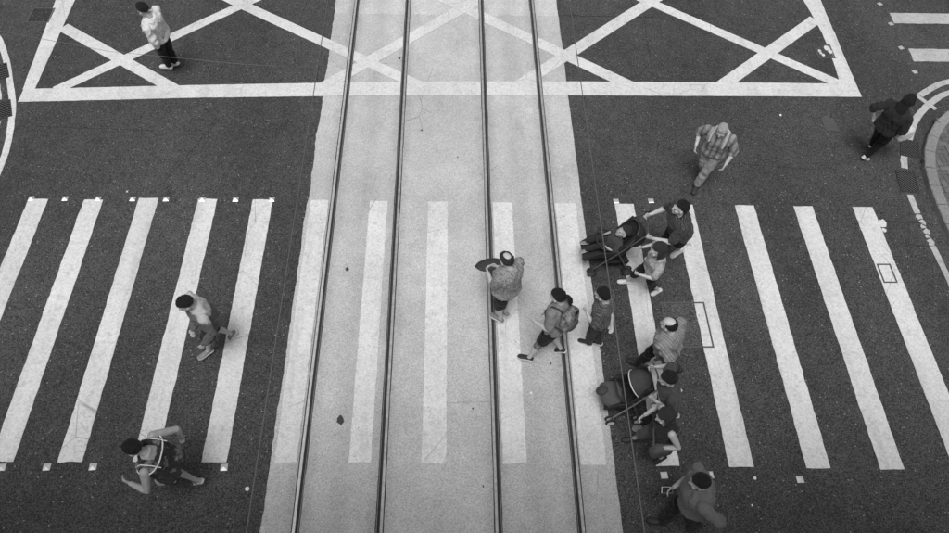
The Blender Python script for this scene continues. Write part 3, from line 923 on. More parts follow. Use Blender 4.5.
class Figure:
    def __init__(self, pose, build=1.0, head_scale=1.0, seated=False):
        p = pose
        self.H = H = p['H']
        self.s = s = H / 1.72
        self.build_w = build = build * 1.15 * s
        yaw = R(p['yaw'])
        f = Vector((math.cos(yaw), math.sin(yaw), 0)); r = Vector((f.y, -f.x, 0)); u = Vector((0, 0, 1))
        self.f, self.r = f, r
        head = Vector(p['head'])
        nod = R(p['nod'])
        turn = R(p.get('turn', 0))
        hf = (Quaternion(u, turn) @ f)
        hr = Vector((hf.y, -hf.x, 0))
        q = Quaternion(hr, -nod)
        hu = q @ u; hf = q @ hf
        self.hs = hs = head_scale * 1.07 * (0.86 + 0.14 * s)
        self.head = head
        self.hrot = Matrix((hr, hf, hu)).transposed()
        neck = head - hu * (0.128 * hs) - hf * 0.028 * hs - f * 0.012
        L = 0.300 * H
        pel_xy = Vector((p['pelvis'][0], p['pelvis'][1], 0))
        dxy = Vector((neck.x - pel_xy.x, neck.y - pel_xy.y, 0))
        if len(p['pelvis']) > 2:
            pel = Vector(p['pelvis'])
        else:
            if dxy.length > L * 0.75: dxy = dxy.normalized() * L * 0.75
            pel = neck - dxy - u * math.sqrt(L * L - dxy.length_squared)
        self.neck, self.pel = neck, pel
        sp = (neck - pel)
        self.L = sp.length
        self.su = su = sp.normalized()
        tr = r - su * r.dot(su); tr.normalize()
        tw = R(p.get('twist', 0))
        self.tr = tr = Quaternion(su, tw) @ tr
        self.tf = su.cross(tr)               # torso front
        b = self.build_w
        sh_t = 0.86
        self.sh = [pel + sp * sh_t + tr * sgn * 0.178 * b for sgn in (-1, 1)]
        self.hip = [pel + r * sgn * 0.085 * b for sgn in (-1, 1)]
        # arms
        self.el, self.wr, self.hd_dir = [], [], []
        for k, key in enumerate(('hand_l', 'hand_r')):
            sgn = -1 if k == 0 else 1
            pole = -f * 0.8 + r * sgn * 0.55 - u * 0.35
            la, lb = 0.172 * H, 0.148 * H
            e, t = ik(self.sh[k], Vector(p[key]), la, lb + 0.075 * s, pole)
            d = (t - e).normalized()
            self.el.append(e); self.wr.append(e + d * lb); self.hd_dir.append(d)
        # feet
        self.foot = []
        self.knee, self.ank = [], []
        Lf = 0.152 * H
        for k, key in enumerate(('foot_l', 'foot_r')):
            sgn = -1 if k == 0 else 1
            ft = p[key]
            fx, fy, pit = ft[0], ft[1], R(ft[2])
            fz = ft[3] if len(ft) > 3 else 0.0
            out = R(p.get('toe_out', 8)) * -sgn
            fd = Quaternion(u, out) @ f
            tq = Quaternion(r, -pit)         # heel up
            td = tq @ fd; tu = tq @ u
            ball = Vector((fx, fy, fz)) + fd * (0.20 * Lf)
            heel = ball - td * (0.70 * Lf)
            ank = heel + td * (0.24 * Lf) + tu * (0.075 * s)
            la, lb = 0.246 * H, 0.240 * H
            kn, a2 = ik(self.hip[k], ank, la, lb, f * 1.0 + r * sgn * 0.06)
            sh_ = a2 - ank
            heel = heel + sh_; ball = ball + sh_
            if sh_.length > 0.03: print('LEG SHORT', p.get('k'), key, round(sh_.length, 3))
            self.knee.append(kn); self.ank.append(a2)
            self.foot.append((heel, td, tu, Lf))
        self.base = Vector((pel.x, pel.y, 0))
        lowest = min(h.z for (h, a, b_, c) in self.foot)
        self.yaw = yaw

    def loc(self, v):
        """world -> root-local"""
        d = Vector(v) - self.base
        c, s_ = math.cos(-self.rot), math.sin(-self.rot)
        return (c * d.x - s_ * d.y, s_ * d.x + c * d.y, d.z)

    def torso(self, mb, tab, t0, t1, grow=0.0, n=14, seg=20, bulge=1.0):
        rings = []
        for i in range(n + 1):
            t = t0 + (t1 - t0) * i / n
            rx, ry, off = lerp_tab(tab, t)
            rx = rx * self.build_w + grow; ry = ry * self.build_w * bulge + grow
            k = max(0.0, min(1.0, t))
            rr = (self.r * (1 - k) + self.tr * k); rr = (rr - self.su * rr.dot(self.su)).normalized()
            ff = self.su.cross(rr)
            c = self.pel + self.su * (t * self.L) + ff * off
            ring = []
            for j in range(seg):
                a = 2 * math.pi * j / seg
                ca, sa = math.cos(a), math.sin(a)
                ring.append(c + rr * rx * math.copysign(abs(ca) ** 0.85, ca) + ff * ry * math.copysign(abs(sa) ** 0.85, sa))
            rings.append(ring)
        mb.rings(rings)

def hand(mb, fig, k, curl):
    s = fig.s
    w_, d = fig.wr[k], fig.hd_dir[k]
    side = -1 if k == 0 else 1
    # palm faces the body; thumb side points forward / up
    inn = (-fig.r * side); inn = (inn - d * inn.dot(d)).normalized()
    th = d.cross(inn) * (1 if side > 0 else -1)
    if th.dot(fig.f + Vector((0, 0, 0.4))) < 0: th = -th
    mb.tube([w_ - d * 0.01, w_ + d * 0.03 * s, w_ + d * 0.085 * s], [0.026 * s, 0.036 * s, 0.038 * s], 10, flat=(inn, 0.46))
    Ls = (0.068, 0.078, 0.072, 0.056)
    for i in range(4):
        o = w_ + d * 0.085 * s + th * (0.030 - 0.020 * i) * s
        c1 = (d * math.cos(curl) + inn * math.sin(curl))
        c2 = (d * math.cos(curl * 2.1) + inn * math.sin(curl * 2.1))
        a = o + c1 * Ls[i] * 0.52 * s
        mb.tube([o - d * 0.012, a, a + c2 * Ls[i] * 0.48 * s], [0.0094 * s, 0.0090 * s, 0.0078 * s], 7)
    o = w_ + d * 0.028 * s + th * 0.030 * s
    a = o + (d * 0.7 + th * 0.7).normalized() * 0.036 * s
    mb.tube([o, a, a + (d * 0.92 + inn * 0.3).normalized() * 0.030 * s], [0.0125 * s, 0.0110 * s, 0.0090 * s], 7)

def to_local(fig, mb):
    mb.v = [fig.loc(v) for v in mb.v]
    return mb

def body_attr(fig, me, amp=0.0, seed=0.0, fold=(12, 12, 6)):
    """torso-frame coordinates for fabric patterns, and drape folds along the normals"""
    n = len(me.vertices)
    co = np.empty(n * 3, np.float32); me.vertices.foreach_get('co', co); co = co.reshape(-1, 3)
    pel = np.array(fig.loc(fig.pel)); c, s_ = math.cos(-fig.rot), math.sin(-fig.rot)
    def vec(v): return np.array((c * v.x - s_ * v.y, s_ * v.x + c * v.y, v.z))
    d = co - pel
    bd = np.stack([d @ vec(fig.tr), d @ vec(fig.tf), d @ vec(fig.su)], 1).astype(np.float32)
    at = me.attributes.new('body', 'FLOAT_VECTOR', 'POINT')
    at.data.foreach_set('vector', bd.ravel())
    if amp:
        nr = np.empty(n * 3, np.float32); me.vertices.foreach_get('normal', nr); nr = nr.reshape(-1, 3)
        disp = np.empty(n, np.float32)
        for i in range(n):
            b_ = bd[i]
            p = Vector((b_[0] * fold[0] + b_[2] * 2.2 + seed, b_[1] * fold[1] + seed, b_[2] * fold[2] - b_[0] * 2.0))
            a = noise.noise(p)
            disp[i] = amp * (1.35 - 2.4 * abs(a)) + amp * 0.5 * (0.6 - 2.0 * abs(noise.noise(p * 2.7 + Vector((5, 1, 2)))))
        co += nr * disp[:, None]
        me.vertices.foreach_set('co', co.ravel())
        me.update()

def hair_mesh(fig, style):
    """shell over the cranium; inside the skull where there is no hair"""
    hs = fig.hs
    mb = MB()
    c0 = Vector((0, -0.012, 0.028))
    rad = Vector((0.0795, 0.098, 0.094))
    nu, nv = 40, 26
    rings = []
    for k in range(nv + 1):
        th = math.pi * (0.01 + 0.98 * k / nv)
        ring = []
        for i in range(nu):
            a = 2 * math.pi * i / nu
            d = Vector((math.sin(th) * math.cos(a), math.sin(th) * math.sin(a), math.cos(th)))
            # hairline: high over the forehead, down to the nape, round the ears
            front = d.y
            line = 0.40 if front > 0.45 else (-0.10 + 0.5 * max(0.0, front) / 0.45 if front > 0 else -0.10 - 0.55 * min(1.0, -front / 0.6))
            if style == 'long': line = line if front > 0.25 else -0.9
            line += 0.10 * noise.noise(d * 7.0 + Vector((fig.head.y, 3.1, fig.head.x)))
            cov = max(0.0, min(1.0, (d.z - line) / 0.16 + 0.5))
            if style == 'balding':
                top = max(0.0, min(1.0, ((d.z - 0.24 - 0.30 * max(0, -d.y)) / 0.26)))
                cov *= 1 - top
                if front > 0.25: cov = 0
            if style == 'crown':
                q = Vector((0, -0.30, 0.95)).normalized().dot(d)
                cov *= 1 - max(0.0, min(1.0, (q - 0.60) / 0.24))
            if style == 'shaved': cov *= 0.75
            nz = noise.noise(d * 5.5 + Vector((1, 2, 3))) + 0.8 * noise.noise(d * 13.0 + Vector((fig.head.x, fig.head.y, 0)))
            thick = {'short': 0.012, 'balding': 0.008, 'crown': 0.008, 'long': 0.018, 'bob': 0.020, 'pony': 0.010, 'shaved': 0.004}.get(style, 0.012)
            deep = max(0.0, min(1.0, (d.z - line) / 0.55)) if style not in ('balding', 'crown') else cov
            g = (0.90 + cov * (0.105 + (thick * (0.25 + 0.75 * deep) + 0.010 * nz * deep) / 0.085))
            ring.append(Vector((d.x * rad.x * g, d.y * rad.y * g, d.z * rad.z * g)) + c0)
        rings.append(ring)
    mb.rings([r_[::-1] for r_ in rings])
    if style == 'pony':
        mb.tube([(0, -0.10, 0.07), (0.0, -0.145, 0.07), (0.01, -0.175, 0.02), (0.015, -0.18, -0.05), (0.015, -0.165, -0.11)], [0.018, 0.026, 0.028, 0.022, 0.008], 10)
    if style == 'long':
        mb.tube([(0, -0.06, 0.04), (0, -0.085, -0.04), (0, -0.10, -0.13), (0, -0.105, -0.22), (0, -0.10, -0.29)], [0.075, 0.088, 0.092, 0.080, 0.045], 14, flat=((0, 1, 0), 0.5))
    if style == 'bob':
        for sx in (-1, 1):
            mb.tube([(sx * 0.070, -0.01, 0.04), (sx * 0.085, -0.012, -0.03), (sx * 0.076, 0.0, -0.10)], [0.032, 0.036, 0.022], 10)
        mb.tube([(-0.06, -0.055, -0.04), (0, -0.088, -0.055), (0.06, -0.055, -0.04)], [0.05, 0.052, 0.05], 12)
    v = []
    for p in mb.v:
        q = fig.hrot @ (Vector(p) * hs) + fig.head
        v.append(q)
    mb.v = v
    return mb

def person(pose, label, group, top, top_mat, bottom, bottom_mat, hair, hair_mat, skin='skin', shoe_mat='sole_dark', sole_mat='sole_white',
           build=1.0, head_scale=1.0, curl=(0.55, 0.55), shoe='shoe', bulge=1.0, fold=0.016, hem=-0.07, seed=0.0, voxel=0.0078, collar=None, leg_w=1.0, cut=0.98):
    fig = Figure(pose, build, head_scale)
    fig.rot = fig.yaw - math.pi / 2
    root = empty('person', tuple(fig.base), fig.rot)
    tag(root, label, 'person', group)
    s, b = fig.s, fig.build_w
    # --- body: one continuous skin surface
    mb = MB()
    hs = fig.hs
    def he(c, r):
        mb.ell(fig.hrot @ (Vector(c) * hs) + fig.head, [x * hs for x in r], fig.hrot)
    he((0, -0.012, 0.028), (0.0745, 0.094, 0.088))
    he((0, 0.022, -0.030), (0.062, 0.068, 0.085))
    he((0, 0.052, -0.088), (0.034, 0.032, 0.026))
    he((0, 0.093, -0.022), (0.013, 0.020, 0.027))
    he((0, 0.074, 0.012), (0.052, 0.018, 0.011))
    he((0, 0.082, -0.062), (0.023, 0.011, 0.009))
    for sx in (-1, 1):
        he((sx * 0.077, -0.004, -0.014), (0.011, 0.022, 0.033))
        he((sx * 0.040, 0.056, -0.030), (0.024, 0.022, 0.018))
    neck_top = fig.head - Vector(fig.hrot.col[2]) * 0.06 * hs - Vector(fig.hrot.col[1]) * 0.015 * hs
    mb.tube([fig.neck - fig.su * 0.06, fig.neck + fig.su * 0.0, neck_top], [0.066 * s, 0.056 * s, 0.054 * s], 14)
    fig.torso(mb, BODY_TAB, -0.12, 1.0)
    for k in (0, 1):
        S, E, W = fig.sh[k], fig.el[k], fig.wr[k]
        mb.tube([S, S + (E - S) * 0.3, S + (E - S) * 0.75, E, E + (W - E) * 0.25, E + (W - E) * 0.7, W], [x * s * 1.08 * (0.5 + 0.5 * build) for x in (0.054, 0.050, 0.041, 0.038, 0.040, 0.031, 0.025)], 12)
        mb.tube([fig.neck - fig.su * 0.03, fig.neck - fig.su * 0.06 + (S - fig.neck) * 0.55, S], [0.043 * s, 0.045 * s, 0.047 * s], 10)
        hand(mb, fig, k, curl[k])
        Hp, K, A = fig.hip[k], fig.knee[k], fig.ank[k]
        mb.tube([Hp, Hp + (K - Hp) * 0.35, Hp + (K - Hp) * 0.8, K, K + (A - K) * 0.28, K + (A - K) * 0.75, A], [x * s * leg_w for x in (0.082, 0.078, 0.060, 0.052, 0.054, 0.036, 0.032)], 12)
        heel, td, tu, Lf = fig.foot[k]
        a0 = heel + tu * 0.030 * s
        mb.tube([a0 + td * 0.03, a0 + td * Lf * 0.45, a0 + td * Lf * 0.72 - tu * 0.006, a0 + td * Lf * 0.92 - tu * 0.012], [0.028 * s, 0.033 * s, 0.034 * s, 0.020 * s], 10, flat=(tu, 0.7))
        mb.tube([A, a0 + td * Lf * 0.4], [0.033 * s, 0.028 * s], 10)
    to_local(fig, mb)
    body = link('body', remeshed(mb, 'body', voxel, 2), M[skin], root)
    # --- eyes
    for sx in (-1, 1):
        m = MB(); m.ell(fig.hrot @ (Vector((sx * 0.031, 0.079, -0.004)) * hs) + fig.head, (0.012 * hs, 0.008 * hs, 0.006 * hs), fig.hrot, 10, 6)
        to_local(fig, m).build('eye', M['eye'], root, True)
    # --- top
    if top:
        mb = MB()
        fig.torso(mb, SHIRT_TAB, hem, 0.80 if top == 'vest' else 1.0, bulge=bulge)
        for k in (0, 1):
            S, E, W = fig.sh[k], fig.el[k], fig.wr[k]
            if top == 'vest':
                sg = -1 if k == 0 else 1
                c0 = fig.pel + fig.su * 0.90 * fig.L + fig.tr * sg * 0.105 * b
                mb.tube([c0 + fig.tf * 0.10 * b - fig.su * 0.10 * s, c0 + fig.tf * 0.062 * b, c0 + fig.su * 0.035 * s, c0 - fig.tf * 0.062 * b, c0 - fig.tf * 0.10 * b - fig.su * 0.10 * s], 0.032 * s, 10)
                continue
            mb.tube([fig.neck - fig.su * 0.045, fig.neck - fig.su * 0.055 + (S - fig.neck) * 0.5, S + (S - fig.neck) * 0.0], [0.050 * s, 0.062 * s, 0.064 * s], 12)
            if top == 'short': mb.tube([S, S + (E - S) * 0.35, S + (E - S) * 0.78], [0.066 * s, 0.068 * s, 0.064 * s], 14)
            elif top == 'long': mb.tube([S, S + (E - S) * 0.5, E, E + (W - E) * 0.5, W], [0.066 * s, 0.062 * s, 0.056 * s, 0.050 * s, 0.042 * s], 14)
            elif top == 'elbow': mb.tube([S, S + (E - S) * 0.5, E, E + (W - E) * 0.12], [0.066 * s, 0.066 * s, 0.062 * s, 0.060 * s], 14)
        to_local(fig, mb)
        me = remeshed(mb, 'shirt', 0.0105, 3)
        body_attr(fig, me, fold * s, seed)
        shirt = link('vest' if top == 'vest' else 'shirt', me, M[top_mat], root)
        if collar:
            m = MB()
            pts = []
            for i in range(17):
                a = 2 * math.pi * i / 16
                pts.append(fig.neck + fig.su * (0.004 + 0.018 * math.sin(a + math.pi)) + fig.tr * 0.068 * s * math.cos(a) + fig.tf * 0.064 * s * math.sin(a))
            m.tube(pts, 0.010 * s, 8)
            c_ = to_local(fig, m).build('collar', M[collar], shirt, True)
            body_attr(fig, c_.data)
    # --- trousers / shorts
    mb = MB()
    fig.torso(mb, TROUSER_TAB, -0.17, 0.24)
    for k in (0, 1):
        Hp, K, A = fig.hip[k], fig.knee[k], fig.ank[k]
        if bottom == 'trousers':
            mb.tube([Hp, Hp + (K - Hp) * 0.4, K, K + (A - K) * 0.4, A + (K - A) * 0.06], [x * s * leg_w for x in (0.098, 0.092, 0.074, 0.068, 0.058)], 14)
        elif bottom == 'shorts':
            mb.tube([Hp, Hp + (K - Hp) * 0.4, Hp + (K - Hp) * cut], [x * s * leg_w for x in (0.108, 0.106, 0.098)], 14)
        elif bottom == 'cropped':
            mb.tube([Hp, Hp + (K - Hp) * 0.4, K, K + (A - K) * 0.35], [x * s * leg_w for x in (0.098, 0.092, 0.074, 0.068)], 14)
        elif bottom == 'skirt':
            pass
    if bottom == 'skirt':
        mid = (fig.knee[0] + fig.knee[1]) / 2
        mb.tube([fig.pel, fig.pel + (mid - fig.pel) * 0.5, fig.pel + (mid - fig.pel) * 0.95], [0.15 * s, 0.175 * s, 0.20 * s], 20)
    to_local(fig, mb)
    me = remeshed(mb, bottom, 0.0105, 3)
    body_attr(fig, me, fold * 0.8 * s, seed + 3.3, (8, 8, 8))
    link('skirt' if bottom == 'skirt' else 'shorts' if bottom == 'shorts' else 'trousers', me, M[bottom_mat], root)
    # --- shoes
    for k in (0, 1):
        heel, td, tu, Lf = fig.foot[k]
        rr = td.cross(tu)
        prof = [(0.00, .018, .040), (0.04, .030, .062), (0.14, .035, .078), (0.30, .034, .080), (0.45, .036, .068), (0.62, .043, .052), (0.80, .044, .044), (0.93, .034, .036), (1.0, .014, .026)]
        zs = 0.014 * s
        m = MB(); rings = []
        for (t, w_, h) in prof:
            c = heel + td * (t * Lf)
            ring = []
            for i in range(12):
                a = 2 * math.pi * i / 12
                ca, sa = math.cos(a), math.sin(a)
                ring.append(c + rr * w_ * s * math.copysign(abs(ca) ** 0.8, ca) + tu * (zs + (h * s - zs) * (0.5 + 0.5 * math.copysign(abs(sa) ** 0.7, sa))))
            rings.append(ring)
        m.rings(rings)
        sole = MB(); rings = []
        for (t, w_, h) in prof:
            c = heel + td * (t * Lf * 1.02 - 0.004)
            w2 = (w_ + 0.004) * s
            rings.append([c - rr * w2, c + rr * w2, c + rr * w2 + tu * 0.022 * s, c - rr * w2 + tu * 0.022 * s])
        sole.rings(rings)
        if shoe == 'shoe':
            o = to_local(fig, m).build('shoe', M[shoe_mat], root, True)
            if 'body' not in o.data.attributes: body_attr(fig, o.data)
            to_local(fig, sole).build('sole', M[sole_mat], o)
        else:
            o = to_local(fig, sole).build('sandal', M[sole_mat], root)
            st = MB()
            for sx in (-1, 1):
                st.tube([heel + td * Lf * 0.78 + tu * 0.055 * s, heel + td * Lf * 0.62 + tu * 0.056 * s + rr * sx * 0.022 * s, heel + td * Lf * 0.45 + rr * sx * 0.040 * s + tu * 0.016 * s], 0.007, 6)
            to_local(fig, st).build('strap', M[shoe_mat], o, True)
    # --- hair
    if hair != 'none':
        to_local(fig, hair_mesh(fig, hair)).build('hair', M[hair_mat], root, True)
    fig.root = root
    return fig

CL = {}
def cloth(name, *a, **k):
    M[name] = m_cloth(name, *a, **k)
cloth('white_shirt', 0.62)
cloth('grey_white_jacket', 0.10, 'yoke', 0.42)
cloth('grey_tee', 0.27, 'blotch', 0.13, 45.0)
cloth('grey_tee_plain', 0.25, 'vertical', 0.17, 0.03)
cloth('stone_top', 0.19)
cloth('dark_tee', 0.04, 'check', 0.14, 0.024)
cloth('striped_polo', 0.030, 'stripes', 0.085, 0.034)
cloth('pale_tee', 0.42, 'blotch', 0.24, 9.0)
cloth('check_shirt', 0.30, 'vertical', 0.15, 0.085)
cloth('black_top', 0.022)
cloth('charcoal_top', 0.055)
cloth('charcoal_shirt', 0.125)
cloth('jersey', 0.03, 'blotch', 0.16, 7.0)
cloth('jersey_shorts', 0.025, 'blotch', 0.45, 7.0)
cloth('black_cloth', 0.010)
cloth('navy_cloth', 0.025)
cloth('khaki', 0.27)
cloth('denim', 0.075)
cloth('white_trim', 0.65)
M['shoe_black'] = m_plain('black_shoe', 0.02, 0.6, 0, 0.2, 30)
M['shoe_white'] = m_plain('white_shoe', 0.62, 0.6, 0, 0.1, 30)
M['shoe_grey'] = m_plain('grey_shoe', 0.20, 0.6, 0, 0.2, 30)

POSES = {
    'p1': dict(H=1.64, yaw=165, lean=9, nod=22, head=(-5.328, 10.921, 1.512), pelvis=(-5.268, 11.035), hand_l=(-5.313, 10.867, 0.757), hand_r=(-5.483, 11.167, 0.776), foot_l=(-5.43, 11.14, 0), foot_r=(-5.28, 11.24, 30)),
    'p2': dict(H=1.59, yaw=212, lean=14, nod=22, head=(-3.442, 5.038, 1.44), pelvis=(-3.332, 5.169), hand_l=(-3.36, 4.783, 0.757), hand_r=(-3.51, 4.963, 0.825), foot_l=(-3.57, 5.03, 0), foot_r=(-3.21, 5.36, 48)),
    'p3': dict(H=1.68, yaw=178, lean=28, nod=25, head=(-3.66, 3.121, 1.402), pelvis=(-3.427, 3.149), hand_l=(-3.865, 2.898, 0.921), hand_r=(-3.365, 3.488, 0.776), foot_l=(-3.74, 3.2, 0), foot_r=(-3.3, 3.18, 40)),
    'p4': dict(H=1.62, yaw=135, lean=4, nod=15, head=(0.735, 5.701, 1.498), pelvis=(0.773, 5.655), hand_l=(0.496, 5.861, 1.018), hand_r=(0.586, 5.931, 1.018), foot_l=(0.68, 5.64, 0), foot_r=(0.8, 5.73, 25)),
    'p5': dict(H=1.56, yaw=156, lean=8, nod=10, head=(1.395, 5.164, 1.43), pelvis=(1.424, 5.059), hand_l=(1.101, 5.08, 0.951), hand_r=(1.251, 5.17, 0.97), foot_l=(1.05, 4.95, 0), foot_r=(1.61, 5.08, 42), twist=-18, turn=-5),
    'p6': dict(H=1.47, yaw=150, lean=5, nod=10, head=(2.017, 5.242, 1.344), pelvis=(2.091, 5.21), hand_l=(1.836, 5.242, 0.97), hand_r=(2.236, 5.062, 0.698), foot_l=(1.98, 5.24, 0), foot_r=(2.15, 5.23, 25)),
    'p7': dict(H=1.69, yaw=182, lean=14, nod=-5, head=(3.253, 6.581, 1.536), pelvis=(3.439, 6.679), hand_l=(2.901, 6.453, 0.999), hand_r=(2.921, 6.853, 0.999), foot_l=(3.65, 6.84, 42), foot_r=(3.2, 6.7, 0)),
    'p10': dict(H=1.33, yaw=186, lean=8, nod=5, head=(2.928, 6.074, 1.21), pelvis=(2.997, 6.144), hand_l=(2.69, 5.948, 0.795), hand_r=(2.77, 6.348, 0.873), foot_l=(3.19, 6.11, 32), foot_r=(2.68, 6.3, 0)),
    'p11': dict(H=1.60, yaw=238, lean=14, nod=25, head=(4.224, 8.213, 1.44), pelvis=(4.297, 8.368), hand_l=(4.405, 8.021, 0.776), hand_r=(3.965, 8.321, 0.892), foot_l=(4.17, 8.19, 0), foot_r=(4.37, 8.53, 40)),
    'p12': dict(H=1.56, yaw=30, lean=10, nod=8, head=(7.467, 8.925, 1.411), pelvis=(7.414, 8.963), hand_l=(7.203, 9.096, 0.854), hand_r=(7.663, 8.946, 0.834), foot_l=(7.59, 9.23, 30), foot_r=(7.4, 8.94, 30)),
    'p13': dict(H=1.64, yaw=158, lean=7, nod=10, head=(2.791, 4.703, 1.478), pelvis=(2.935, 4.727), hand_l=(2.996, 4.478, 0.776), hand_r=(2.766, 4.738, 0.921), foot_l=(3.26, 4.73, 38), foot_r=(2.65, 4.88, 0), twist=-25, turn=-15),
    'p14': dict(H=1.54, yaw=178, lean=16, nod=12, head=(2.67, 3.97, 1.411), pelvis=(2.838, 3.964), hand_l=(2.55, 3.91, 0.989), hand_r=(2.61, 4.34, 0.989), foot_l=(2.61, 3.88, 0), foot_r=(3.09, 4.05, 38)),
    'p15': dict(H=1.52, yaw=190, lean=8, nod=15, head=(2.56, 3.48, 1.402), pelvis=(2.657, 3.497), hand_l=(2.56, 3.3, 0.834), hand_r=(2.39, 3.65, 0.951), foot_l=(2.82, 3.43, 38), foot_r=(2.43, 3.72, 0)),
    'p16': dict(H=1.68, yaw=176, lean=10, nod=12, head=(2.78, 2.64, 1.536), pelvis=(2.905, 2.631), hand_l=(3.09, 2.44, 0.921), hand_r=(2.59, 2.72, 0.989), foot_l=(3.12, 2.53, 38), foot_r=(2.62, 2.59, 0)),
}

for k_, v_ in POSES.items(): v_['k'] = k_
G = 'people walking over the crossing'
F = {}
F['p1'] = person(POSES['p1'], 'person in white long-sleeved shirt and black trousers inside the left box markings', G, 'long', 'white_shirt', 'trousers', 'black_cloth', 'short', 'hair', shoe_mat='shoe_white', seed=1.0, build=1.06)
F['p2'] = person(POSES['p2'], 'person in grey jacket with pale shoulders striding over the left stripes', G, 'long', 'grey_white_jacket', 'shorts', 'black_cloth', 'short', 'hair', 'skin_pale', 'shoe_grey', seed=2.0)
F['p3'] = person(POSES['p3'], 'person in dark sleeveless jersey with white trim at bottom left', G, 'vest', 'jersey', 'shorts', 'jersey_shorts', 'short', 'hair', 'skin', 'shoe_grey', 'sole_white', shoe='sandal', seed=3.0, build=1.08)
F['p4'] = person(POSES['p4'], 'balding person in grey tee and black shorts on the right tram track', G, 'short', 'grey_tee', 'shorts', 'black_cloth', 'crown', 'hair_soft', 'skin_pale', 'shoe_grey', seed=4.0, build=1.06, bulge=1.1)
F['p5'] = person(POSES['p5'], 'person with ponytail, patterned backpack and black shorts striding on the tracks', G, 'short', 'stone_top', 'shorts', 'black_cloth', 'pony', 'hair', 'skin_pale', 'shoe_black', 'sole_white', seed=5.0, build=0.96, cut=0.72)
F['p6'] = person(POSES['p6'], 'person in dark checked tee and dark trousers beside the concrete edge', G, 'short', 'dark_tee', 'trousers', 'navy_cloth', 'short', 'hair', 'skin_pale', 'shoe_black', 'sole_white', seed=6.0)
F['p7'] = person(POSES['p7'], 'person in dark striped polo shirt pushing the open stroller', G, 'short', 'striped_polo', 'shorts', 'black_cloth', 'short', 'hair', 'skin_pale', 'shoe_white', seed=7.0, build=1.05, curl=(1.0, 1.0), collar='black_cloth')
F['p10'] = person(POSES['p10'], 'child in pale tee walking with a hand on the open stroller', G, 'short', 'pale_tee', 'cropped', 'black_cloth', 'bob', 'hair_soft', 'skin_pale', 'shoe_white', seed=8.0, build=0.98, head_scale=1.04, curl=(0.8, 0.9))
F['p11'] = person(POSES['p11'], 'bald person in checked shirt and light trousers walking above the right stripes', G, 'elbow', 'check_shirt', 'trousers', 'khaki', 'shaved', 'hair_grey', 'skin_pale', 'shoe_black', 'sole_dark', seed=9.0)
F['p12'] = person(POSES['p12'], 'person with long black hair in dark clothes carrying a white bag to the kerb', G, 'elbow', 'black_top', 'trousers', 'black_cloth', 'long', 'hair', 'skin_pale', 'shoe_white', seed=10.0, build=1.06, bulge=1.2)
F['p13'] = person(POSES['p13'], 'balding person in grey shirt and black trousers taking a long step', G, 'short', 'grey_tee_plain', 'trousers', 'black_cloth', 'balding', 'hair', 'skin_pale', 'shoe_black', 'sole_dark', seed=11.0, build=1.05, bulge=1.1)
F['p14'] = person(POSES['p14'], 'person in charcoal top behind the canopied stroller', G, 'short', 'charcoal_top', 'trousers', 'black_cloth', 'short', 'hair', 'skin', 'shoe_grey', seed=12.0, curl=(1.0, 1.0))
F['p15'] = person(POSES['p15'], 'person with bobbed hair in black sleeveless top below the canopied stroller', G, 'vest', 'black_top', 'cropped', 'denim', 'bob', 'hair_soft', 'skin_pale', 'shoe_black', 'sole_dark', seed=13.0, build=0.94)
F['p16'] = person(POSES['p16'], 'person in charcoal tee and black trousers at the bottom edge', G, 'elbow', 'charcoal_shirt', 'trousers', 'black_cloth', 'short', 'hair', 'skin', 'shoe_black', 'sole_dark', seed=14.0, build=1.12, bulge=1.08)

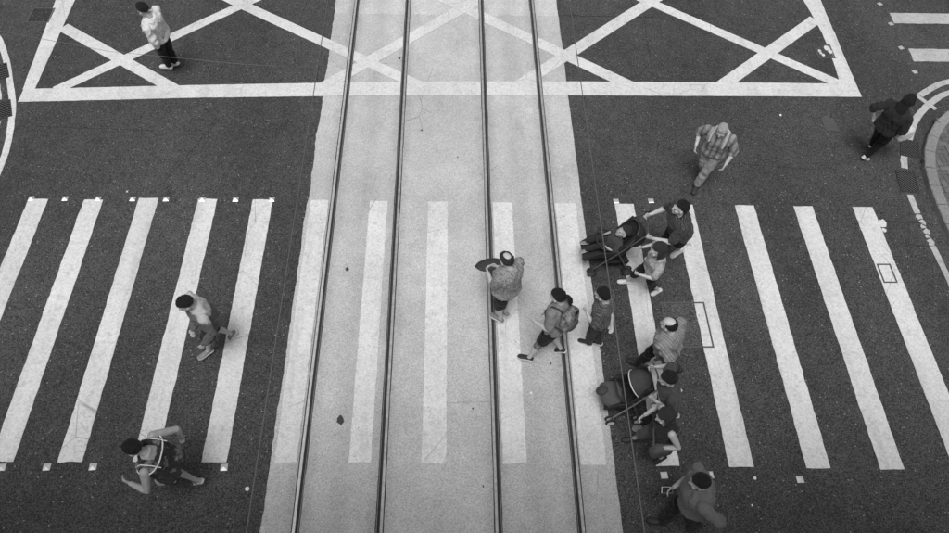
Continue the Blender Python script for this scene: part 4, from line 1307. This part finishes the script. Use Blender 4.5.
# ------------------------------------------------------------------ strollers
def stroller(loc, rz, label, ly=1.0, hood=(178, 118), hood_mat='fabric_dark', piping=False, seat_mat='fabric_dark'):
    root = tag(empty('stroller', loc, rz), label, 'stroller', 'strollers on the crossing')
    W_ = 0.21
    for sx in (-1, 1):
        m = MB(); m.tube([(sx * W_, -0.44 * ly, 1.0), (sx * W_, -0.34 * ly, 0.93), (sx * (W_ + 0.01), -0.08 * ly, 0.60), (sx * (W_ + 0.015), 0.30 * ly, 0.13)], 0.0125, 10)
        m.build('side_frame', M['alloy'] if piping else M['plastic'], root, True)
        m = MB(); m.tube([(sx * (W_ + 0.005), -0.02 * ly, 0.58), (sx * (W_ + 0.02), -0.25 * ly, 0.10)], 0.0115, 10)
        m.build('rear_leg', M['plastic'], root, True)
        m = MB(); m.tube([(sx * W_, -0.44 * ly, 1.0), (sx * W_, -0.51 * ly, 1.025)], 0.019, 10)
        m.build('handle_grip', M['tyre'], root, True)
    m = MB(); m.tube([(-W_ - 0.02, -0.25 * ly, 0.10), (W_ + 0.02, -0.25 * ly, 0.10)], 0.009, 8); m.build('rear_axle', M['plastic'], root, True)
    m = MB(); m.tube([(-W_, -0.40 * ly, 0.97), (0, -0.43 * ly, 0.985), (W_, -0.40 * ly, 0.97)], 0.011, 8); m.build('handle_bar', M['plastic'], root, True)
    # bumper bar
    m = MB(); m.tube([(-W_, 0.00, 0.55), (-W_ + 0.02, 0.22 * ly, 0.64), (-0.08, 0.29 * ly, 0.66), (0.08, 0.29 * ly, 0.66), (W_ - 0.02, 0.22 * ly, 0.64), (W_, 0.00, 0.55)], 0.013, 10)
    m.build('bumper_bar', M['tyre'], root, True)
    # seat: padded trough with raised sides
    st = [(-0.33, 0.90, 0.15), (-0.22, 0.68, 0.16), (-0.10, 0.47, 0.17), (0.02, 0.41, 0.17), (0.22, 0.43, 0.165), (0.33, 0.38, 0.15), (0.46, 0.30, 0.13)]
    m = MB(); rings = []
    for i, (y, z, hw) in enumerate(st):
        a = st[max(i - 1, 0)]; b_ = st[min(i + 1, len(st) - 1)]
        t = Vector((0, (b_[0] - a[0]) * ly, b_[1] - a[1])).normalized()
        n = Vector((0, -t.z, t.y))
        side = (0.10, 0.11, 0.13, 0.13, 0.10, 0.06, 0.04)[i]
        c = Vector((0, y * ly, z))
        X = Vector((1, 0, 0))
        rings.append([c - X * (hw + 0.03) - n * 0.02, c + X * (hw + 0.03) - n * 0.02, c + X * (hw + 0.045) + n * side, c + X * (hw + 0.02) + n * side,
                      c + X * hw + n * 0.02, c + n * 0.005, c - X * hw + n * 0.02, c - X * (hw + 0.02) + n * side, c - X * (hw + 0.045) + n * side])
    m.rings(rings)
    seat = m.build('seat', M[seat_mat], root)
    m = MB(); m.tube([(-0.14, 0.10 * ly, 0.46), (-0.06, -0.10 * ly, 0.60), (-0.05, -0.24 * ly, 0.82)], 0.010, 6)
    m.tube([(0.14, 0.10 * ly, 0.46), (0.06, -0.10 * ly, 0.60), (0.05, -0.24 * ly, 0.82)], 0.010, 6)
    m.build('harness', M['tyre'], seat, True)
    # canopy fanned out on ribs about a cross pivot
    piv = Vector((0, -0.12 * ly, 0.70))
    nphi, na = 14, 18
    def hp(phi, a, k):
        rr = (0.25 if piping else 0.34) * k
        sag = 1.0 - 0.03 * abs(math.sin(math.radians(phi * 4)))
        e = math.sin(a) ** 0.75
        return piv + Vector(((0.19 if piping else 0.215) * k * math.cos(a), rr * sag * e * math.cos(math.radians(phi)) * (0.6 + 0.4 * ly), rr * sag * e * math.sin(math.radians(phi))))
    v = []; f = []
    for k in (1.0, 0.965):
        for i in range(nphi + 1):
            for j in range(na + 1):
                v.append(hp(hood[0] + (hood[1] - hood[0]) * i / nphi, math.pi * j / na + (1e-3 if j == 0 else -1e-3 if j == na else 0), k))
    N = (nphi + 1) * (na + 1)
    for i in range(nphi):
        for j in range(na):
            a = i * (na + 1) + j
            f.append((a, a + 1, a + na + 2, a + na + 1))
            f.append((N + a + na + 1, N + a + na + 2, N + a + 1, N + a))
    for j in range(na):
        a = j; f.append((a + 1, a, N + a, N + a + 1))
        a = nphi * (na + 1) + j; f.append((a, a + 1, N + a + 1, N + a))
    m = MB(); m.add(v, f)
    can = m.build('canopy', M[hood_mat], root, True)
    for i in ([0, nphi] if piping else [nphi]):
        m = MB(); m.tube([hp(hood[0] + (hood[1] - hood[0]) * i / nphi, math.pi * j / na + (1e-3 if j == 0 else -1e-3 if j == na else 0), 1.01) for j in range(na + 1)], 0.008, 8)
        m.build('piping' if piping else 'rib', M['piping'] if piping else M['plastic'], can, True)
    # basket under the seat
    m = MB(); m.rings([[Vector((-0.15, y * ly, z)), Vector((0.15, y * ly, z)), Vector((0.19, y * ly, z + h)), Vector((0.17, y * ly, z + h)), Vector((0.0, y * ly, z + 0.02)), Vector((-0.17, y * ly, z + h)), Vector((-0.19, y * ly, z + h))] for (y, z, h) in ((-0.26, 0.16, 0.12), (-0.1, 0.15, 0.11), (0.12, 0.17, 0.08))])
    m.build('basket', M['fabric_dark'], root)
    # twin wheels on each leg
    for (x, y, r) in ((-1, 0.31, 0.075), (1, 0.31, 0.075), (-1, -0.25, 0.085), (1, -0.25, 0.085)):
        cx = x * (W_ + 0.02)
        fork = MB(); fork.tube([(cx, y * ly - 0.02, 0.16), (cx, y * ly, r)], 0.012, 8); fork.tube([(cx - 0.04, y * ly, r), (cx + 0.04, y * ly, r)], 0.008, 8)
        fork.build('caster_fork', M['plastic'], root, True)
        for dx in (-0.032, 0.032):
            def ring_at(xx, rr): return [Vector((cx + dx + xx, y * ly + rr * math.cos(2 * math.pi * i / 20), r + rr * math.sin(2 * math.pi * i / 20))) for i in range(20)]
            m = MB(); m.rings([ring_at(-0.014, r * 0.78), ring_at(-0.011, r * 0.97), ring_at(0, r), ring_at(0.011, r * 0.97), ring_at(0.014, r * 0.78)])
            wh = m.build('wheel', M['tyre'], root, True)
            m = MB(); m.rings([ring_at(-0.0155, r * 0.70), ring_at(0.0155, r * 0.70)]); m.build('hub', M['sole_white'] if piping else M['plastic'], wh)
    return root

stroller((2.50, 6.70, 0), R(92), 'open dark stroller with a toddler lying in it', 1.0, (186, 122))
stroller((2.40, 4.22, 0), R(93), 'stroller with grey white-piped canopy in the lower crowd', 0.68, (150, 48), 'fabric_mid', True, 'fabric_dark')

CH = dict(k='child', H=0.95, yaw=182, lean=0, nod=-28, head=(2.60, 6.69, 0.82), pelvis=(2.45, 6.70, 0.50), hand_l=(2.32, 6.60, 0.60), hand_r=(2.33, 6.80, 0.60), foot_l=(2.05, 6.62, 10, 0.40), foot_r=(2.07, 6.78, 10, 0.40))
F['child'] = person(CH, 'toddler in dark top lying back in the open stroller', G, 'short', 'charcoal_top', 'trousers', 'navy_cloth', 'short', 'hair_soft', 'skin', 'shoe_grey', seed=21.0, head_scale=1.02, voxel=0.007)

# ------------------------------------------------------------------ carried things
def soft_box(c, size, rot, name, mat, label, cat, bulge=0.10, seed=1.0, amp=0.006, part='bag_body'):
    """padded bag: rounded box with sagging faces"""
    m = MB()
    n = 10
    x, y, z = [s_ / 2 for s_ in size]
    rings = []
    for k in range(n + 1):
        t = -1 + 2 * k / n
        sc = (1 - abs(t) ** 4) ** 0.35 if abs(t) < 1 else 0.35
        sc = max(sc, 0.4)
        ring = []
        for i in range(20):
            a = 2 * math.pi * i / 20
            ca, sa = math.cos(a), math.sin(a)
            p = Vector((x * math.copysign(abs(ca) ** 0.5, ca) * sc, y * math.copysign(abs(sa) ** 0.6, sa) * sc, z * t))
            p += p.normalized() * amp * noise.noise(p * 14 + Vector((seed, 0, 0)))
            ring.append(p)
        rings.append(ring)
    m.rings(rings)
    root = empty(name, c); root.rotation_euler = rot
    tag(root, label, cat)
    o = m.build(part, M[mat], root, True)
    return root, o
def strap(root, pts, r, mat, name='strap', flat=None):
    mi = root.matrix_basis.inverted()
    m = MB(); m.tube([mi @ Vector(p) for p in pts], r, 8)
    m.build(name, M[mat], root, True)
cloth_pat = m_plain('patterned_fabric', 0.16, 0.85, 0, 1.6, 13, spec=0.2, bmp=0.4)
M['patterned'] = cloth_pat

g = F['p5']                                                            # backpack
c = g.pel + g.su * 0.62 * g.L - g.tf * 0.20 * g.s
root, o = soft_box(c, (0.29, 0.17, 0.38), (Matrix((g.tr, g.tf, g.su)).transposed()).to_euler(), 'backpack', 'patterned', 'patterned grey and white backpack on the ponytailed person', 'backpack', seed=4.0)
m = MB(); m.ell((0, -0.085, -0.06), (0.11, 0.03, 0.09)); m.build('front_pocket', M['bag_grey'], root, True)
for sx in (-1, 1):
    strap(root, [c + g.tr * sx * 0.09 + g.su * 0.15 + g.tf * 0.04, g.neck + g.tr * sx * 0.105 - g.su * 0.005 - g.tf * 0.04, g.neck + g.tr * sx * 0.115 - g.su * 0.02 + g.tf * 0.05, g.pel + g.su * 0.66 * g.L + g.tr * sx * 0.125 + g.tf * 0.135, g.pel + g.su * 0.42 * g.L + g.tr * sx * 0.17 + g.tf * 0.06, c + g.tr * sx * 0.13 - g.su * 0.15], 0.014, 'bag_dark')
m = MB(); K, A, Hp = g.knee[0], g.ank[0], g.hip[0]
m.tube([K + (Hp - K) * 0.22, K, K + (A - K) * 0.24], [0.068 * g.s, 0.062 * g.s, 0.062 * g.s], 14, round_ends=False)
to_local(g, m).build('knee_brace', M['patterned'], g.root, True)

g = F['p3']                                                            # white trim on the jersey
vest = [o for o in g.root.children if o.name.startswith('vest')][0]
b = g.build_w
def top_ring(t, grow):
    rx, ry, off = lerp_tab(SHIRT_TAB, t)
    c = g.pel + g.su * t * g.L + g.tf * off
    return [c + g.tr * (rx * b + grow) * math.copysign(abs(math.cos(a)) ** 0.85, math.cos(a)) + g.tf * (ry * b + grow) * math.copysign(abs(math.sin(a)) ** 0.85, math.sin(a)) for a in [2 * math.pi * i / 28 for i in range(29)]]
m = MB(); m.tube(top_ring(0.80, 0.018), 0.009, 8)
to_local(g, m).build('trim', M['white_trim'], vest, True)
for sg in (-1, 1):
    for side in (sg * 0.030,):
        c0 = g.pel + g.su * 0.90 * g.L + g.tr * (sg * 0.105 * b + side)
        m = MB(); m.tube([c0 + g.tf * 0.125 * b - g.su * 0.09 * g.s, c0 + g.tf * 0.085 * b + g.su * 0.012, c0 + g.su * 0.080 * g.s, c0 - g.tf * 0.085 * b + g.su * 0.022, c0 - g.tf * 0.135 * b - g.su * 0.08 * g.s], 0.0065, 8)
        to_local(g, m).build('trim', M['white_trim'], vest, True)

g = F['p4']                                                            # dark hand-held sun hat / folder in front of him
hc = (g.wr[0] + g.wr[1]) / 2 + g.hd_dir[0] * 0.08
root = tag(empty('folded_hat', tuple(hc + Vector((-0.03, 0.02, -0.015)))), 'dark folded hat held in front of the balding person on the tracks', 'hat')
m = MB()
rings = []
for k in range(9):
    t = -1 + 2 * k / 8
    w2 = 0.085 * math.sqrt(max(1 - t * t, 0.03)) + 0.008
    rings.append([Vector((0.19 * t, w2 * math.cos(a), 0.028 * math.sin(a) * (1 - 0.6 * t * t) + 0.02 * t * t)) for a in [2 * math.pi * i / 14 for i in range(14)]])
m.rings(rings); crown = m.build('crown', M['bag_dark'], root, True)
m = MB()
m.tube([(0.20 * math.cos(a), 0.10 * math.sin(a), 0.0) for a in [math.pi * (0.05 + 0.9 * i / 14) for i in range(15)]], 0.012, 8); m.build('brim', M['bag_dark'], root, True)
root.rotation_euler = (R(8), 0, R(14))

g = F['p12']                                                           # carrier bag
hw = g.wr[1] + g.hd_dir[1] * 0.10
root, o = soft_box(hw + Vector((0.12, 0.0, -0.17)), (0.30, 0.21, 0.30), (0, R(-18), R(15)), 'carrier_bag', 'bag_white', 'white plastic carrier bag held by the long-haired person', 'bag', seed=9.0, amp=0.03)
for sx in (-1, 1):
    strap(root, [hw + Vector((0.05 + sx * 0.06, 0.0, -0.08)), hw + Vector((0.02 + sx * 0.03, 0, -0.01)), hw + Vector((0, 0, 0.0))], 0.010, 'bag_white', 'handle')

g = F['p15']                                                           # grey shoulder bag and strap
c = g.pel - g.r * 0.20 + g.f * 0.06 + Vector((0, 0, -0.03))
root, o = soft_box(c, (0.30, 0.14, 0.24), (0, 0, g.rot + R(90)), 'shoulder_bag', 'bag_grey', 'grey shoulder bag at the hip of the bobbed-hair person', 'bag', seed=2.0)
strap(root, [c + g.f * 0.12 + Vector((0, 0, 0.10)), g.pel + g.su * 0.55 * g.L - g.tr * 0.02 + g.tf * 0.15, g.neck + g.tr * 0.10 - g.su * 0.005 + g.tf * 0.03, g.pel + g.su * 0.6 * g.L - g.tf * 0.14 + g.tr * 0.02, c - g.f * 0.12 + Vector((0, 0, 0.10))], 0.013, 'bag_grey')

g = F['p14']                                                           # bag with pale piping at the pusher's near side
c = g.pel - g.r * 0.16 + g.f * 0.16 + Vector((0, 0, 0.0))
root, o = soft_box(c, (0.24, 0.12, 0.26), (0, 0, g.rot + R(80)), 'cross_body_bag', 'bag_grey', 'grey cross-body bag with pale edge on the canopied-stroller pusher', 'bag', seed=5.0)
m = MB(); m.tube([(0.115 * math.copysign(abs(math.cos(a)) ** 0.6, math.cos(a)), 0.0, 0.125 * math.copysign(abs(math.sin(a)) ** 0.6, math.sin(a))) for a in [2 * math.pi * i / 24 for i in range(25)]], 0.008, 8)
m.build('piping', M['piping'], root, True)
strap(root, [c + Vector((0, 0, 0.12)), g.pel + g.su * 0.55 * g.L + g.tf * 0.15, g.neck + g.tr * 0.105 - g.su * 0.005, g.pel + g.su * 0.5 * g.L - g.tf * 0.15, c - g.f * 0.10 + Vector((0, 0, 0.10))], 0.011, 'piping')

g = F['p16']                                                           # phone
hw = g.wr[1] + g.hd_dir[1] * 0.085
root = tag(empty('phone', tuple(hw + Vector((-0.02, 0, 0.03)))), 'pale mobile phone in the hand of the charcoal-shirted person', 'phone')
m = MB(); m.box((0, 0, 0), (0.075, 0.15, 0.009), ch=0.003); m.build('case', M['sole_white'], root)
m = MB(); m.box((0, 0, 0.0055), (0.068, 0.138, 0.002)); m.build('screen', M['eye'], root)
root.rotation_euler = (R(15), R(-30), g.rot)

g = F['p11']                                                           # towel round the neck
m = MB()
pts = [g.pel + g.su * 0.66 * g.L - g.tr * 0.12 + g.tf * 0.165, g.neck - g.su * 0.03 - g.tr * 0.12 + g.tf * 0.07, g.neck + g.su * 0.03 - g.tr * 0.10 - g.tf * 0.03, g.neck + g.su * 0.035 - g.tf * 0.085, g.neck + g.su * 0.03 + g.tr * 0.10 - g.tf * 0.03, g.neck - g.su * 0.03 + g.tr * 0.12 + g.tf * 0.07, g.pel + g.su * 0.72 * g.L + g.tr * 0.12 + g.tf * 0.16]
m.tube(pts, [0.016, 0.020, 0.024, 0.022, 0.024, 0.020, 0.016], 10)
o = m.build('towel', M['towel'], None, True)
tag(o, 'white towel draped round the neck of the bald person', 'towel')

root, o = soft_box((2.17, 4.21, 0.46), (0.30, 0.34, 0.13), (R(4), R(-22), R(8)), 'blanket', 'bag_grey', 'grey blanket over the footrest of the canopied stroller', 'blanket', seed=8.0, amp=0.03, part='fold')
m = MB(); m.ell((-0.10, 0.06, 0.05), (0.09, 0.07, 0.05)); m.build('fold', M['fabric_mid'], root, True)
